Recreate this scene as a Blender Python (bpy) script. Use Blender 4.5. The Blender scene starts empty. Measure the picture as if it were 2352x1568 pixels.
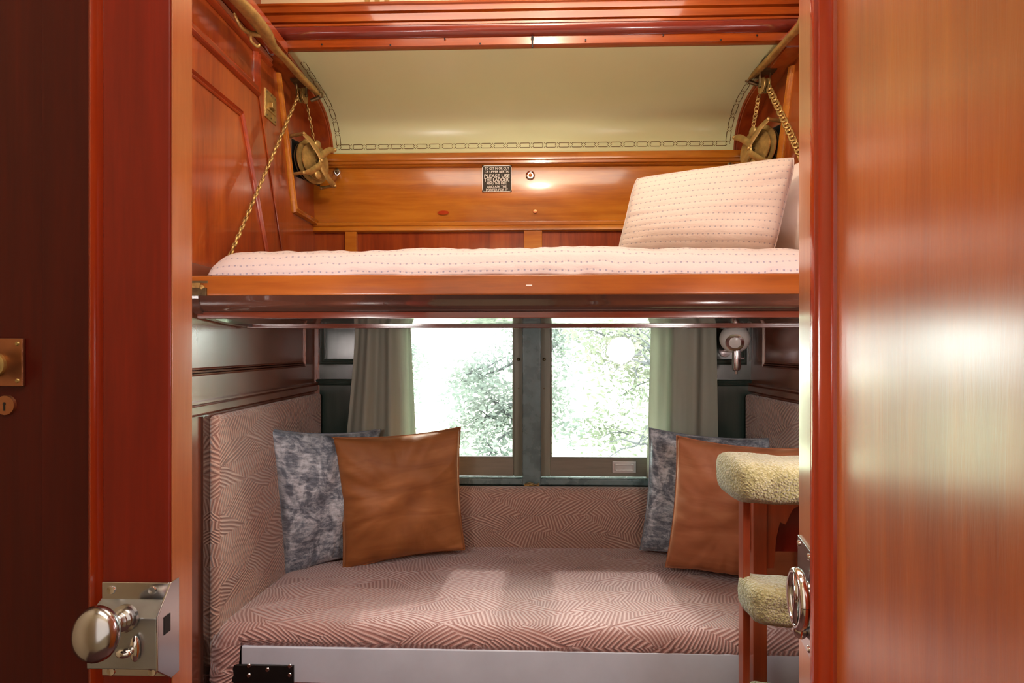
import bpy, bmesh, math, random
from mathutils import Vector, Matrix, noise
PI = math.pi
rnd = random.Random(7)
COL = bpy.context.scene.collection
# ------------------------------------------------------------------ camera model / measuring helper
TH = math.radians(1.5); FPX = 1172.0; CX, CY = 1176.0, 798.0; ZC = 1.32
def ray(px, py):
    u = (px - CX) / FPX; v = -(py - CY) / FPX
    return Vector((-math.sin(TH) + u * math.cos(TH), math.cos(TH) + u * math.sin(TH), v))
def at(px, py, x=None, y=None, z=None):
    """measured point of the photograph on a real plane of the room"""
    d = ray(px, py)
    t = x / d.x if x is not None else (y / d.y if y is not None else (z - ZC) / d.z)
    return Vector((d.x * t, d.y * t, ZC + d.z * t))
XL, XR, YB = -.945, .995, 2.27     # left, right, window wall of the compartment

# ------------------------------------------------------------------ node helpers
class NT:
    def __init__(s, name):
        s.m = bpy.data.materials.new(name); s.m.use_nodes = True
        s.t = s.m.node_tree; s.t.nodes.clear()
        s.out = s.n('ShaderNodeOutputMaterial')
    def n(s, ty, **k):
        nd = s.t.nodes.new(ty)
        for a, v in k.items():
            setattr(nd, a, v)
        return nd
    def l(s, a, b): s.t.links.new(a, b)
    def val(s, sock, v):
        if hasattr(v, 'node'): s.l(v, sock)
        else: sock.default_value = v
    def math(s, op, a, b=None, c=None, clamp=False):
        nd = s.n('ShaderNodeMath', operation=op, use_clamp=clamp)
        s.val(nd.inputs[0], a)
        if b is not None: s.val(nd.inputs[1], b)
        if c is not None: s.val(nd.inputs[2], c)
        return nd.outputs[0]
    def ramp(s, fac, stops, interp='LINEAR'):
        nd = s.n('ShaderNodeValToRGB'); cr = nd.color_ramp; cr.interpolation = interp
        while len(cr.elements) < len(stops): cr.elements.new(.5)
        for e, (p, c) in zip(cr.elements, stops):
            e.position = p; e.color = (*c, 1) if len(c) == 3 else c
        s.l(fac, nd.inputs[0]); return nd.outputs[0]
    def mix(s, fac, a, b, blend='MIX'):
        nd = s.n('ShaderNodeMix', data_type='RGBA', blend_type=blend)
        s.val(nd.inputs[0], fac)
        for i, v in ((6, a), (7, b)):
            if hasattr(v, 'node'): s.l(v, nd.inputs[i])
            else: nd.inputs[i].default_value = (*v, 1)
        return nd.outputs[2]
    def coord(s, which='Object', scale=(1, 1, 1), rot=(0, 0, 0)):
        tc = s.n('ShaderNodeTexCoord'); mp = s.n('ShaderNodeMapping')
        mp.inputs['Scale'].default_value = scale; mp.inputs['Rotation'].default_value = rot
        s.l(tc.outputs[which], mp.inputs[0]); return mp.outputs[0]
    def noise(s, vec, scale, detail=4, rough=.55, dist=0):
        nd = s.n('ShaderNodeTexNoise'); s.l(vec, nd.inputs['Vector'])
        nd.inputs['Scale'].default_value = scale; nd.inputs['Detail'].default_value = detail
        nd.inputs['Roughness'].default_value = rough; nd.inputs['Distortion'].default_value = dist
        return nd.outputs['Fac']
    def bump(s, h, strength=.3, dist=.01, normal=None):
        nd = s.n('ShaderNodeBump'); s.l(h, nd.inputs['Height'])
        nd.inputs['Strength'].default_value = strength; nd.inputs['Distance'].default_value = dist
        if normal is not None: s.l(normal, nd.inputs['Normal'])
        return nd.outputs[0]
    def bsdf(s, **k):
        nd = s.n('ShaderNodeBsdfPrincipled')
        names = dict(color='Base Color', rough='Roughness', metal='Metallic', coat='Coat Weight', coatr='Coat Roughness',
                     sheen='Sheen Weight', sheenr='Sheen Roughness', sheent='Sheen Tint', spec='Specular IOR Level',
                     emis='Emission Color', emist='Emission Strength', normal='Normal', coatn='Coat Normal', trans='Transmission Weight', sss='Subsurface Weight')
        for a, v in k.items():
            i = nd.inputs[names[a]]
            if hasattr(v, 'node'): s.l(v, i)
            elif isinstance(v, tuple): i.default_value = (*v, 1) if len(v) == 3 else v
            else: i.default_value = v
        s.l(nd.outputs[0], s.out.inputs[0]); return nd

def wood(name, dark, mid, light, axis='z', rough=.32, coat=.7, coatr=.1, fig=1.0, bumpy=.15, grain=38, cior=1.5, spec=.5):
    t = NT(name)
    st = {'x': (.07, 1, 1), 'y': (1, .07, 1), 'z': (1, 1, .07)}[axis]
    big = {'x': (.35, 1, 1), 'y': (1, .35, 1), 'z': (1, 1, .35)}[axis]
    v = t.coord('Object', st); vb = t.coord('Object', big)
    g = t.noise(v, grain, 6, .62, .4); b = t.noise(vb, 3.2, 3, .5, 1.2)
    fine = t.noise(v, grain * 6, 2, .5)
    f = t.math('ADD', t.math('MULTIPLY', g, .5), t.math('MULTIPLY', b, .5 * fig))
    f = t.math('ADD', f, t.math('MULTIPLY', t.math('SUBTRACT', fine, .5), .12))
    c = t.ramp(f, [(.30, dark), (.52, mid), (.74, light)])
    bs = t.bsdf(color=c, rough=rough, coat=coat, coatr=coatr, spec=spec, normal=t.bump(g, bumpy, .002)); bs.inputs['Coat IOR'].default_value = cior
    return t.m
def plain(name, color, rough=.4, metal=0, var=.12, scale=18, bumpy=.0, **k):
    t = NT(name)
    n = t.noise(t.coord('Object'), scale, 5, .6)
    lo = tuple(c * (1 - var) for c in color); hi = tuple(min(1, c * (1 + var)) for c in color)
    c = t.ramp(n, [(.3, lo), (.7, hi)])
    r = t.math('ADD', t.math('MULTIPLY', n, .16), rough - .08)
    a = dict(color=c, rough=r, metal=metal)
    if bumpy: a['normal'] = t.bump(n, bumpy, .004)
    a.update(k); t.bsdf(**a); return t.m

M = {}
M['wall'] = wood('red_mahogany_panel', (.085, .010, .004), (.225, .034, .006), (.36, .074, .010), 'z', .30, .8, .10, 1.3)
M['walllow'] = wood('shaded_mahogany_panel', (.10, .032, .018), (.18, .048, .022), (.27, .08, .036), 'z', .26, 1.0, .22, cior=2.3)  # same wood as the upper bulkheads, darkened for the shade under the berth
M['wallwin'] = wood('dark_green_brown_window_wall', (.014, .030, .024), (.03, .05, .04), (.055, .07, .055), 'z', .3, .8, .15, cior=1.7)
M['frieze'] = wood('red_mahogany_moulding', (.17, .018, .005), (.31, .042, .008), (.46, .09, .012), 'y', .28, .8, .08)
M['orange'] = wood('orange_mahogany', (.22, .055, .005), (.40, .125, .010), (.54, .205, .018), 'x', .26, .8, .10, 1.3)
M['beam'] = wood('cornice_mahogany', (.17, .022, .003), (.31, .058, .005), (.44, .115, .009), 'x', .25, .8, .08)
M['cove'] = wood('cornice_cove_mahogany', (.12, .018, .012), (.18, .028, .017), (.24, .045, .02), 'x', .22, .9, .08)
M['rail'] = wood('berth_rail_mahogany', (.09, .020, .005), (.26, .066, .008), (.40, .125, .016), 'x', .3, .6, .12, 1.2, .25, 24)
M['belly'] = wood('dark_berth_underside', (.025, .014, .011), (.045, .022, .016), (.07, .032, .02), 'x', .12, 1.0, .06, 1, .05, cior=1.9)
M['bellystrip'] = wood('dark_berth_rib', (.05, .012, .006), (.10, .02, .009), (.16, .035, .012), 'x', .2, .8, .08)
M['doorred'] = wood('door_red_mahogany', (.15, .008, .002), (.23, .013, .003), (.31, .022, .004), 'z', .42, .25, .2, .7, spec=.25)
M['doorshade'] = wood('door_shaded_mahogany', (.055, .005, .003), (.085, .007, .003), (.12, .011, .004), 'z', .45, .12, .2, .5, spec=.15)  # door wood in shadow, the shade is put into the colour
M['edge'] = wood('door_edge_wood', (.36, .09, .02), (.48, .15, .04), (.62, .24, .08), 'z', .3, .9, .16, .5, cior=1.9)
M['dooror'] = wood('door_orange_mahogany', (.24, .040, .003), (.40, .085, .005), (.52, .14, .009), 'z', .36, 1.0, .22, 1.1, .5, cior=1.9, spec=.3)
M['bead'] = wood('door_bead_mahogany', (.26, .02, .004), (.36, .032, .005), (.48, .06, .008), 'z', .2, .9, .06)
M['ladder'] = wood('ladder_mahogany', (.14, .022, .008), (.24, .042, .012), (.36, .08, .02), 'z', .35, .5, .15)
M['ladderred'] = wood('ladder_back_panel_wood', (.12, .006, .004), (.16, .009, .004), (.2, .014, .005), 'z', .35, .5, .15)
M['sash'] = wood('grey_green_sash_paint', (.13, .14, .10), (.19, .195, .145), (.25, .25, .19), 'z', .4, .3, .2)
M['sashlow'] = wood('brown_grey_sash_rail', (.15, .135, .10), (.21, .19, .145), (.28, .25, .20), 'x', .4, .3, .2)
M['post'] = plain('grey_green_post_paint', (.12, .18, .185), .28, 0, .3, 14)
M['cream'] = plain('cream_ceiling_enamel', (.62, .70, .40), .30, 0, .03, 2.0, coat=.35, coatr=.2)
M['stencil'] = plain('brown_stencil', (.10, .06, .012), .5, 0, .1)
M['brass'] = plain('aged_brass', (.44, .29, .095), .36, .6, .3, 40, .12)
M['brassdark'] = plain('dark_brass', (.16, .12, .06), .42, .85, .35, 40, .12)
M['nickel'] = plain('polished_nickel', (.60, .59, .61), .17, 1, .12, 9)
M['nickelbright'] = plain('bright_nickel', (.80, .78, .76), .10, 1, .06, 9)
M['liftmetal'] = plain('pale_nickel_lift', (.62, .60, .57), .3, .35, .06, 9)
M['steel'] = plain('grey_steel_plate', (.42, .44, .45), .30, .85, .1, 12)
M['black'] = plain('black_iron', (.012, .012, .012), .35, .3, .3, 30)
M['copper'] = plain('copper_plate', (.42, .17, .08), .35, .9, .2, 20)
M['white'] = plain('white_enamel', (.72, .70, .66), .25, 0, .03, 6)
M['signwhite'] = plain('sign_lettering_white', (.78, .74, .66), .5, 0, .03)
M['signdark'] = plain('sign_plate_black', (.035, .03, .022), .6, 0, .4, 60, spec=.2)
M['board'] = plain('pale_grey_blue_board', (.54, .60, .70), .45, 0, .07, 7)
M['pvc'] = plain('white_pillow_cotton', (.66, .55, .50), .8, 0, .03, 5)
M['cream2'] = plain('upper_deck_cream', (.75, .64, .42), .5, 0, .03, 3)
M['floor'] = plain('dark_carpet', (.10, .04, .035), .95, 0, .3, 60, .4)
M['lawn'] = plain('sunlit_lawn', (.36, .40, .27), .9, 0, .2, 1.5)
M['lens'] = plain('lamp_lens_glass', (.25, .25, .24), .12, .8, .3, 120)
M['cord'] = plain('pale_cord', (.4, .4, .36), .6, 0, .1)

def fan_fabric(name, base, ridge, period=.0112, cell=8.0, hseed=0):
    """chenille upholstery: wedges of raised, slightly fanning ridges"""
    t = NT(name)
    v = t.coord('UV', (1, 1, 1))
    wx = t.noise(v, 4, 2); s0 = t.n('ShaderNodeSeparateXYZ'); t.l(v, s0.inputs[0])
    px = t.math('ADD', s0.outputs[0], t.math('MULTIPLY', t.math('SUBTRACT', wx, .5), .05)); py = t.math('ADD', s0.outputs[1], t.math('MULTIPLY', wx, .03))
    LX, LY = cell, cell * .56
    a_ = t.math('DIVIDE', px, LX); b_ = t.math('DIVIDE', py, LY)
    sS = t.math('ADD', a_, b_); tS = t.math('SUBTRACT', a_, b_)
    fs, ft = t.math('FRACT', sS), t.math('FRACT', tS); iS, iT = t.math('FLOOR', sS), t.math('FLOOR', tS)
    tri = t.math('GREATER_THAN', fs, ft)
    cmb = t.n('ShaderNodeCombineXYZ'); t.l(iS, cmb.inputs[0]); t.l(iT, cmb.inputs[1]); t.l(t.math('ADD', t.math('MULTIPLY', tri, 7.3), hseed), cmb.inputs[2])
    wn = t.n('ShaderNodeTexWhiteNoise', noise_dimensions='3D'); t.l(cmb.outputs[0], wn.inputs['Vector'])
    sc = t.n('ShaderNodeSeparateColor'); t.l(wn.outputs['Color'], sc.inputs[0])
    # metric position relative to the middle of the rhombus
    ls, lt = t.math('SUBTRACT', fs, .5), t.math('SUBTRACT', ft, .5)
    rx = t.math('MULTIPLY', t.math('ADD', ls, lt), LX / 2); ry = t.math('MULTIPLY', t.math('SUBTRACT', ls, lt), LY / 2)
    rel = t.n('ShaderNodeCombineXYZ'); t.l(rx, rel.inputs[0]); t.l(ry, rel.inputs[1])
    g_ = math.atan(.56)
    A = lambda r_: ((r_ / PI + .5),) * 3
    rp = t.ramp(sc.outputs[0], [(0, A(g_)), (.27, A(-g_)), (.52, A(1.15)), (.70, A(-1.15)), (.86, A(.75)), (.93, A(-.75))], 'CONSTANT')
    ang = t.math('MULTIPLY', t.math('SUBTRACT', rp, .5), -PI)
    rot = t.n('ShaderNodeVectorRotate', rotation_type='Z_AXIS'); t.l(rel.outputs[0], rot.inputs[0]); t.l(ang, rot.inputs['Angle'])
    sx = t.n('ShaderNodeSeparateXYZ'); t.l(rot.outputs[0], sx.inputs[0])
    sgn = t.math('SUBTRACT', t.math('MULTIPLY', t.math('GREATER_THAN', sc.outputs[2], .5), 2), 1)
    R0 = cell * 1.15
    th = t.math('ARCTAN2', sx.outputs[1], t.math('ADD', t.math('MULTIPLY', sx.outputs[0], sgn), R0))
    w = t.math('SINE', t.math('MULTIPLY', th, R0 * 2 * PI / period))
    w01 = t.math('ADD', t.math('MULTIPLY', w, .5), .5)
    fuzz = t.noise(t.coord('UV', (1, 1, 1)), 420, 2, .7)
    h = t.math('ADD', w01, t.math('MULTIPLY', fuzz, .5))
    soft = t.noise(t.coord('UV', (1, 1, 1)), 5, 2)
    mask = t.ramp(t.math('ADD', w01, t.math('MULTIPLY', t.math('SUBTRACT', fuzz, .5), .9)), [(.38, (0, 0, 0)), (.72, (1, 1, 1))])
    c = t.mix(mask, base, ridge)
    c = t.mix(t.math('MULTIPLY', soft, .35), c, tuple(x * .75 for x in base))
    t.bsdf(color=c, rough=.75, sheen=.5, sheenr=.4, normal=t.bump(h, .8, .0035), spec=.35)
    return t.m
M['fab'] = fan_fabric('chenille_seat_fabric', (.33, .165, .145), (.60, .42, .39), cell=.25)
M['fabback'] = fan_fabric('chenille_back_fabric', (.32, .175, .135), (.58, .41, .33), cell=.25, hseed=3)
M['fabfloral'] = fan_fabric('old_rose_fabric', (.25, .03, .03), (.45, .2, .2), cell=.05, hseed=5)

def quilt(name, col, dash, row=.024, stitch=.017, uvs=1):
    t = NT(name)
    v = t.coord('UV'); s = t.n('ShaderNodeSeparateXYZ'); t.l(v, s.inputs[0])
    wob = t.noise(v, 3, 2)
    vv = t.math('ADD', s.outputs[1], t.math('MULTIPLY', wob, .02))
    fr = t.math('FRACT', t.math('DIVIDE', vv, row))
    near = t.math('LESS_THAN', t.math('ABSOLUTE', t.math('SUBTRACT', fr, .5)), .085)
    fu = t.math('FRACT', t.math('DIVIDE', t.math('ADD', s.outputs[0], t.math('MULTIPLY', wob, .01)), stitch))
    on = t.math('LESS_THAN', fu, .28)
    fine = t.math('LESS_THAN', t.math('FRACT', t.math('DIVIDE', s.outputs[0], .006)), .5)
    d1 = t.math('MULTIPLY', near, t.math('ADD', t.math('MULTIPLY', on, .95), t.math('MULTIPLY', fine, .18)), clamp=True)
    c = t.mix(d1, col, dash)
    puff = t.math('ABSOLUTE', t.math('SINE', t.math('MULTIPLY', t.math('ADD', fr, .5), PI)))
    wr = t.noise(t.coord('UV', (1, 2.2, 1)), 22, 5, .6, .6)
    h = t.math('ADD', t.math('MULTIPLY', puff, .35), wr)
    t.bsdf(color=c, rough=.85, sheen=.2, normal=t.bump(h, .35, .006)); return t.m
M['quilt'] = quilt('white_quilt_cotton', (.57, .50, .485), (.28, .26, .33))
M['sham'] = quilt('quilted_sham_cotton', (.60, .51, .44), (.31, .28, .30), .021, .016)

def velvet(name, c0, c1, c2, crushed):
    t = NT(name)
    v = t.coord('UV', (1, 1, 1))
    if crushed:
        a = t.noise(t.coord('UV', (1.5, 1, 1), (0, 0, .5)), 9, 7, .72, 1.3); b = t.noise(t.coord('UV', (1, 2.5, 1), (0, 0, -.6)), 26, 4, .7, .8)
        f = t.math('ADD', t.math('MULTIPLY', a, .62), t.math('MULTIPLY', b, .38))
        c = t.ramp(f, [(.36, c0), (.47, c1), (.60, c2)]); bs, bd = .35, .008
    else:
        a = t.noise(v, 3.5, 3, .5, .8); b = t.noise(t.coord('UV', (1, 4, 1), (0, 0, .4)), 3, 3, .5, 1)
        f = t.math('ADD', t.math('MULTIPLY', a, .5), t.math('MULTIPLY', b, .5))
        c = t.ramp(f, [(.32, c0), (.5, c1), (.68, c2)]); bs, bd = .3, .02
    t.bsdf(color=c, rough=.55, sheen=.55, sheenr=.35, sheent=tuple(min(1, x * 1.6 + .1) for x in c2), normal=t.bump(f, bs, bd), spec=.3); return t.m
M['blue'] = velvet('crushed_blue_grey_velvet', (.05, .06, .08), (.17, .205, .25), (.60, .67, .73), True)
M['rust'] = velvet('burnt_orange_velvet', (.20, .065, .018), (.32, .12, .035), (.50, .21, .075), False)
M['rust2'] = velvet('salmon_orange_velvet', (.26, .085, .032), (.40, .15, .065), (.56, .26, .125), False)

def carpet():
    t = NT('olive_green_terry')
    v = t.coord('Object', (1, 1, 1))
    a = t.noise(v, 260, 2, .8); b = t.noise(v, 14, 4, .6, .5)
    vo = t.n('ShaderNodeTexVoronoi'); vo.inputs['Scale'].default_value = 190; t.l(v, vo.inputs['Vector'])
    c = t.ramp(t.math('ADD', t.math('MULTIPLY', vo.outputs['Distance'], .4), t.math('MULTIPLY', b, .6)), [(.3, (.36, .34, .18)), (.5, (.25, .225, .085)), (.75, (.15, .13, .035))])
    h = t.math('SUBTRACT', a, vo.outputs['Distance'])
    t.bsdf(color=c, rough=.9, sheen=.5, sheenr=.5, normal=t.bump(h, 1.0, .004)); return t.m
M['carpet'] = carpet()
def curtain_mat():
    t = NT('sage_curtain_cloth')
    n = t.noise(t.coord('Object', (1, 1, .05)), 20, 3)
    c = t.ramp(n, [(.3, (.50, .53, .44)), (.7, (.62, .63, .54))])
    d = t.n('ShaderNodeBsdfDiffuse'); tr = t.n('ShaderNodeBsdfTranslucent'); t.l(c, d.inputs[0]); t.l(c, tr.inputs[0])
    m = t.n('ShaderNodeMixShader'); m.inputs[0].default_value = .5; t.l(d.outputs[0], m.inputs[1]); t.l(tr.outputs[0], m.inputs[2]); t.l(m.outputs[0], t.out.inputs[0]); return t.m
M['curtain'] = curtain_mat()
def glass_mat():
    t = NT('window_glass')
    tr = t.n('ShaderNodeBsdfTransparent'); gl = t.n('ShaderNodeBsdfGlossy'); gl.inputs['Roughness'].default_value = .03
    fr = t.n('ShaderNodeFresnel'); fr.inputs[0].default_value = 1.3
    m = t.n('ShaderNodeMixShader'); t.l(fr.outputs[0], m.inputs[0]); t.l(tr.outputs[0], m.inputs[1]); t.l(gl.outputs[0], m.inputs[2]); t.l(m.outputs[0], t.out.inputs[0])
    return t.m
M['glass'] = glass_mat()
def leaf_mat(name, lo, hi):
    t = NT(name)
    n = t.noise(t.coord('Object'), 1.2, 3)
    c = t.ramp(n, [(.35, lo), (.65, hi)])
    d = t.n('ShaderNodeBsdfDiffuse'); tr = t.n('ShaderNodeBsdfTranslucent'); t.l(c, d.inputs[0]); t.l(c, tr.inputs[0])
    m = t.n('ShaderNodeMixShader'); m.inputs[0].default_value = .45; t.l(d.outputs[0], m.inputs[1]); t.l(tr.outputs[0], m.inputs[2]); t.l(m.outputs[0], t.out.inputs[0]); return t.m
M['leafA'] = leaf_mat('pale_hazy_leaves', (.145, .165, .155), (.20, .212, .195))
M['leafB'] = leaf_mat('yellow_green_leaves', (.115, .13, .10), (.17, .175, .135))
M['bark'] = leaf_mat('sunlit_bark', (.10, .10, .11), (.14, .138, .145))

# ------------------------------------------------------------------ mesh builder
def cr(pts, n):
    """Catmull-Rom through tuples"""
    P = [Vector(p) for p in pts]; out = []
    for i in range(len(P) - 1):
        p0 = P[max(i - 1, 0)]; p1 = P[i]; p2 = P[i + 1]; p3 = P[min(i + 2, len(P) - 1)]
        for k in range(n):
            t = k / n
            out.append(.5 * ((2 * p1) + (p2 - p0) * t + (2 * p0 - 5 * p1 + 4 * p2 - p3) * t * t + (3 * p1 - p0 - 3 * p2 + p3) * t ** 3))
    out.append(P[-1]); return out
class MB:
    def __init__(s): s.v = []; s.f = []; s.uv = None
    def add(s, vs, fs):
        b = len(s.v); s.v += [Vector(v) for v in vs]; s.f += [tuple(b + i for i in f) for f in fs]; return s
    def box(s, x0, x1, y0, y1, z0, z1):
        return s.add([(x, y, z) for z in (z0, z1) for y in (y0, y1) for x in (x0, x1)],
                     [(0, 2, 3, 1), (4, 5, 7, 6), (0, 1, 5, 4), (2, 6, 7, 3), (0, 4, 6, 2), (1, 3, 7, 5)])
    def prism(s, poly, d0, d1, axis='y'):
        """closed polygon of 2d points extruded along axis"""
        def mk(a, b, d): return {'x': (d, a, b), 'y': (a, d, b), 'z': (a, b, d)}[axis]
        n = len(poly)
        vs = [mk(a, b, d0) for a, b in poly] + [mk(a, b, d1) for a, b in poly]
        return s.add(vs, [tuple(range(n)), tuple(range(2 * n - 1, n - 1, -1))] + [(i, i + n, (i + 1) % n + n, (i + 1) % n) for i in range(n)])
    def grid(s, P, closed=False, closev=False):
        nu, nv = len(P), len(P[0]); fs = []
        for i in range(nu if closed else nu - 1):
            for j in range(nv if closev else nv - 1):
                a, b, c, d = i * nv + j, ((i + 1) % nu) * nv + j, ((i + 1) % nu) * nv + (j + 1) % nv, i * nv + (j + 1) % nv
                fs.append((a, b, c, d))
        return s.add([p for r in P for p in r], fs)
    def tube(s, path, r, n=10, flat=1.0, up=None, cap=True):
        path = [Vector(p) for p in path]; m = len(path)
        rr = r if isinstance(r, (list, tuple)) else [r] * m
        rings = []; prev = None
        for i, p in enumerate(path):
            d = (path[min(i + 1, m - 1)] - path[max(i - 1, 0)]).normalized()
            if up is not None: a = Vector(up)
            elif prev is None: a = Vector((0, 0, 1)) if abs(d.z) < .9 else Vector((1, 0, 0))
            else: a = prev
            a = (a - d * a.dot(d)).normalized(); b = d.cross(a); prev = a
            rings.append([p + rr[i] * (a * math.cos(2 * PI * k / n) + b * flat * math.sin(2 * PI * k / n)) for k in range(n)])
        base = len(s.v); s.grid(rings, False, True)
        if cap:
            s.f.append(tuple(base + k for k in range(n))); s.f.append(tuple(base + (m - 1) * n + k for k in reversed(range(n))))
        return s
    def lathe(s, prof, origin, axis, n=24):
        """prof: (radius, distance along axis)"""
        ax = Vector(axis).normalized(); a = Vector((0, 0, 1)) if abs(ax.z) < .9 else Vector((1, 0, 0))
        a = (a - ax * a.dot(ax)).normalized(); b = ax.cross(a); o = Vector(origin)
        R = [[o + ax * h + r * (a * math.cos(2 * PI * k / n) + b * math.sin(2 * PI * k / n)) for k in range(n)] for r, h in prof]
        base = len(s.v); s.grid(R, False, True)
        s.f.append(tuple(base + k for k in range(n))); s.f.append(tuple(base + (len(prof) - 1) * n + k for k in reversed(range(n))))
        return s
    def sweep(s, prof, path, up):
        """profile (side, height) swept along polyline; height along 'up' (wall normal), mitred"""
        up = Vector(up).normalized(); path = [Vector(p) for p in path]; m = len(path); rings = []
        for i, p in enumerate(path):
            din = (p - path[i - 1]).normalized() if i > 0 else None
            dout = (path[i + 1] - p).normalized() if i < m - 1 else None
            if din is None: din = dout
            if dout is None: dout = din
            s1 = up.cross(din); s2 = up.cross(dout); mid = (s1 + s2).normalized(); k = 1 / max(.3, mid.dot(s1))
            rings.append([p + mid * a * k + up * h for a, h in prof])
        base = len(s.v); n = len(prof); s.grid(rings, False, True)
        s.f.append(tuple(base + k for k in range(n))); s.f.append(tuple(base + (m - 1) * n + k for k in reversed(range(n))))
        return s
    def sphere(s, c, r, nu=16, nv=24, sc=(1, 1, 1)):
        prof = [(max(1e-5, r * math.sin(PI * i / nu)), -r * math.cos(PI * i / nu)) for i in range(nu + 1)]
        b = len(s.v); s.lathe(prof, (0, 0, 0), (0, 0, 1), nv)
        for i in range(b, len(s.v)):
            v = s.v[i]; s.v[i] = Vector((v.x * sc[0] + c[0], v.y * sc[1] + c[1], v.z * sc[2] + c[2]))
        return s
    def xform(s, mat, start=0):
        for i in range(start, len(s.v)): s.v[i] = mat @ s.v[i]
        return s
    def build(s, name, mat, parent=None, bevel=0, smooth=40, uv=None, local=False, seg=2, sub=0, uvs=None):
        me = bpy.data.meshes.new(name)
        off = Vector((0, 0, 0))
        if parent is not None and not local:
            r = parent
            while r is not None: off = off + r.location; r = r.parent
        me.from_pydata([tuple(v - off) for v in s.v], [], s.f)
        bm = bmesh.new(); bm.from_mesh(me); bmesh.ops.recalc_face_normals(bm, faces=bm.faces[:]); bm.to_mesh(me); bm.free()
        if uvs is not None:
            L = me.uv_layers.new(name='UVMap')
            for lp in me.loops: L.data[lp.index].uv = uvs[lp.vertex_index]
        elif uv:
            L = me.uv_layers.new(name='UVMap')
            for p in me.polygons:
                n = p.normal
                for li in p.loop_indices:
                    c = me.vertices[me.loops[li].vertex_index].co + off
                    if abs(n.x) > max(abs(n.y), abs(n.z)): q = (c.y, c.z)
                    elif uv == 'seat': q = (c.x, c.y * .9 + c.z * .9)
                    elif abs(n.y) > abs(n.z): q = (c.x, c.z + .37)
                    else: q = (c.x, c.y + .11)
                    L.data[li].uv = q
        me.materials.append(M[mat] if isinstance(mat, str) else mat)
        o = bpy.data.objects.new(name, me); COL.objects.link(o)
        if parent is not None: o.parent = parent
        if bevel:
            b = o.modifiers.new('bevel', 'BEVEL'); b.width = bevel; b.segments = seg; b.limit_method = 'ANGLE'; b.angle_limit = math.radians(40)
        if sub:
            q = o.modifiers.new('sub', 'SUBSURF'); q.levels = sub; q.render_levels = sub
        if smooth:
            me.shade_smooth()
            if not bevel: me.set_sharp_from_angle(angle=math.radians(smooth))
            else:
                me.set_sharp_from_angle(angle=math.radians(180)); w = o.modifiers.new('wn', 'WEIGHTED_NORMAL'); w.keep_sharp = False
        return o
def tag(o, label=None, cat=None, group=None, kind=None):
    if label: o['label'] = label
    if cat: o['category'] = cat
    if group: o['group'] = group
    if kind: o['kind'] = kind
    return o
def thing(name, loc, label, cat, group=None, rz=0, kind=None):
    o = bpy.data.objects.new(name, None); COL.objects.link(o); o.location = loc; o.rotation_euler = (0, 0, rz); o.empty_display_size = .05
    return tag(o, label, cat, group, kind)
TN = [0]
def trim(mb, mat, label, bevel=0, smooth=40):
    TN[0] += 1
    return tag(mb.build('trim_%d' % TN[0], mat, None, bevel, smooth), label, 'trim', None, 'structure')

# ------------------------------------------------------------------ room shell
S = 'structure'
FY0, FY1 = .60, .64       # front partition
tag(MB().box(-1.3, 1.35, -.55, 2.45, -.06, 0).build('floor', 'floor'), 'dark red carpeted floor of the compartment and corridor', 'floor', kind=S)
tag(MB().box(-1.3, 1.35, -.6, 1.80, 2.72, 2.78).build('ceiling', 'cream2'), 'cream painted upper deck ceiling above the compartment', 'ceiling', kind=S)
tag(MB().box(XL - .04, XL, FY1, 2.33, 0, 2.72).build('wall_left', 'wall'), 'glossy red mahogany bulkhead at the left end of the berths', 'wall', kind=S)
tag(MB().box(XR, XR + .04, FY1, 2.33, 0, 2.72).build('wall_right', 'wall'), 'glossy red mahogany bulkhead at the right end of the berths', 'wall', kind=S)
WX0, WXM0, WXM1, WX1 = -.60, -.012, .068, .66
WZ0, WZ1 = .745, 1.47
w = MB()
w.box(XL, XR, YB, YB + .06, 0, WZ0 - .03); w.box(XL, XR, YB, YB + .06, WZ1, 1.80)
w.box(XL, WX0, YB, YB + .06, WZ0 - .03, WZ1); w.box(WX1, XR, YB, YB + .06, WZ0 - .03, WZ1)
tag(w.build('wall_back', 'wallwin'), 'dark varnished window wall behind the lower berth', 'wall', kind=S)
# lower lining of the side walls (glossy, shade put into the colour)
trim(MB().box(XL, XL + .004, FY1, YB, .0, 1.56), 'walllow', 'varnished lower lining of the left bulkhead under the upper berth, shade in its colour')
trim(MB().box(XR - .004, XR, FY1, YB, .0, 1.56), 'walllow', 'varnished lower lining of the right bulkhead under the upper berth, shade in its colour')
# front partition pieces + corridor
tag(MB().box(XL - .3, -.72, FY0 + .06, FY1 + .06, 0, 2.72).box(-.72, .37, FY0 + .02, FY1 + .02, 2.12, 2.72).box(.37, 1.3, FY0, FY1, 0, 2.72)
    .build('wall_front', 'wall'), 'mahogany partition around the compartment doorway', 'wall', kind=S)
tag(MB().box(-1.3, 1.35, -.6, -.55, 0, 2.72).build('wall_corridor', 'cream2'), 'cream painted corridor wall opposite the compartment doorway', 'wall', kind=S)
tag(MB().box(-1.34, -1.3, -.6, .70, 0, 2.72).build('wall_corridor_left', 'cream2'), 'left end wall of the corridor', 'wall', kind=S)
tag(MB().box(1.3, 1.35, -.6, .64, 0, 2.72).build('wall_corridor_right', 'cream2'), 'right end wall of the corridor', 'wall', kind=S)

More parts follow.
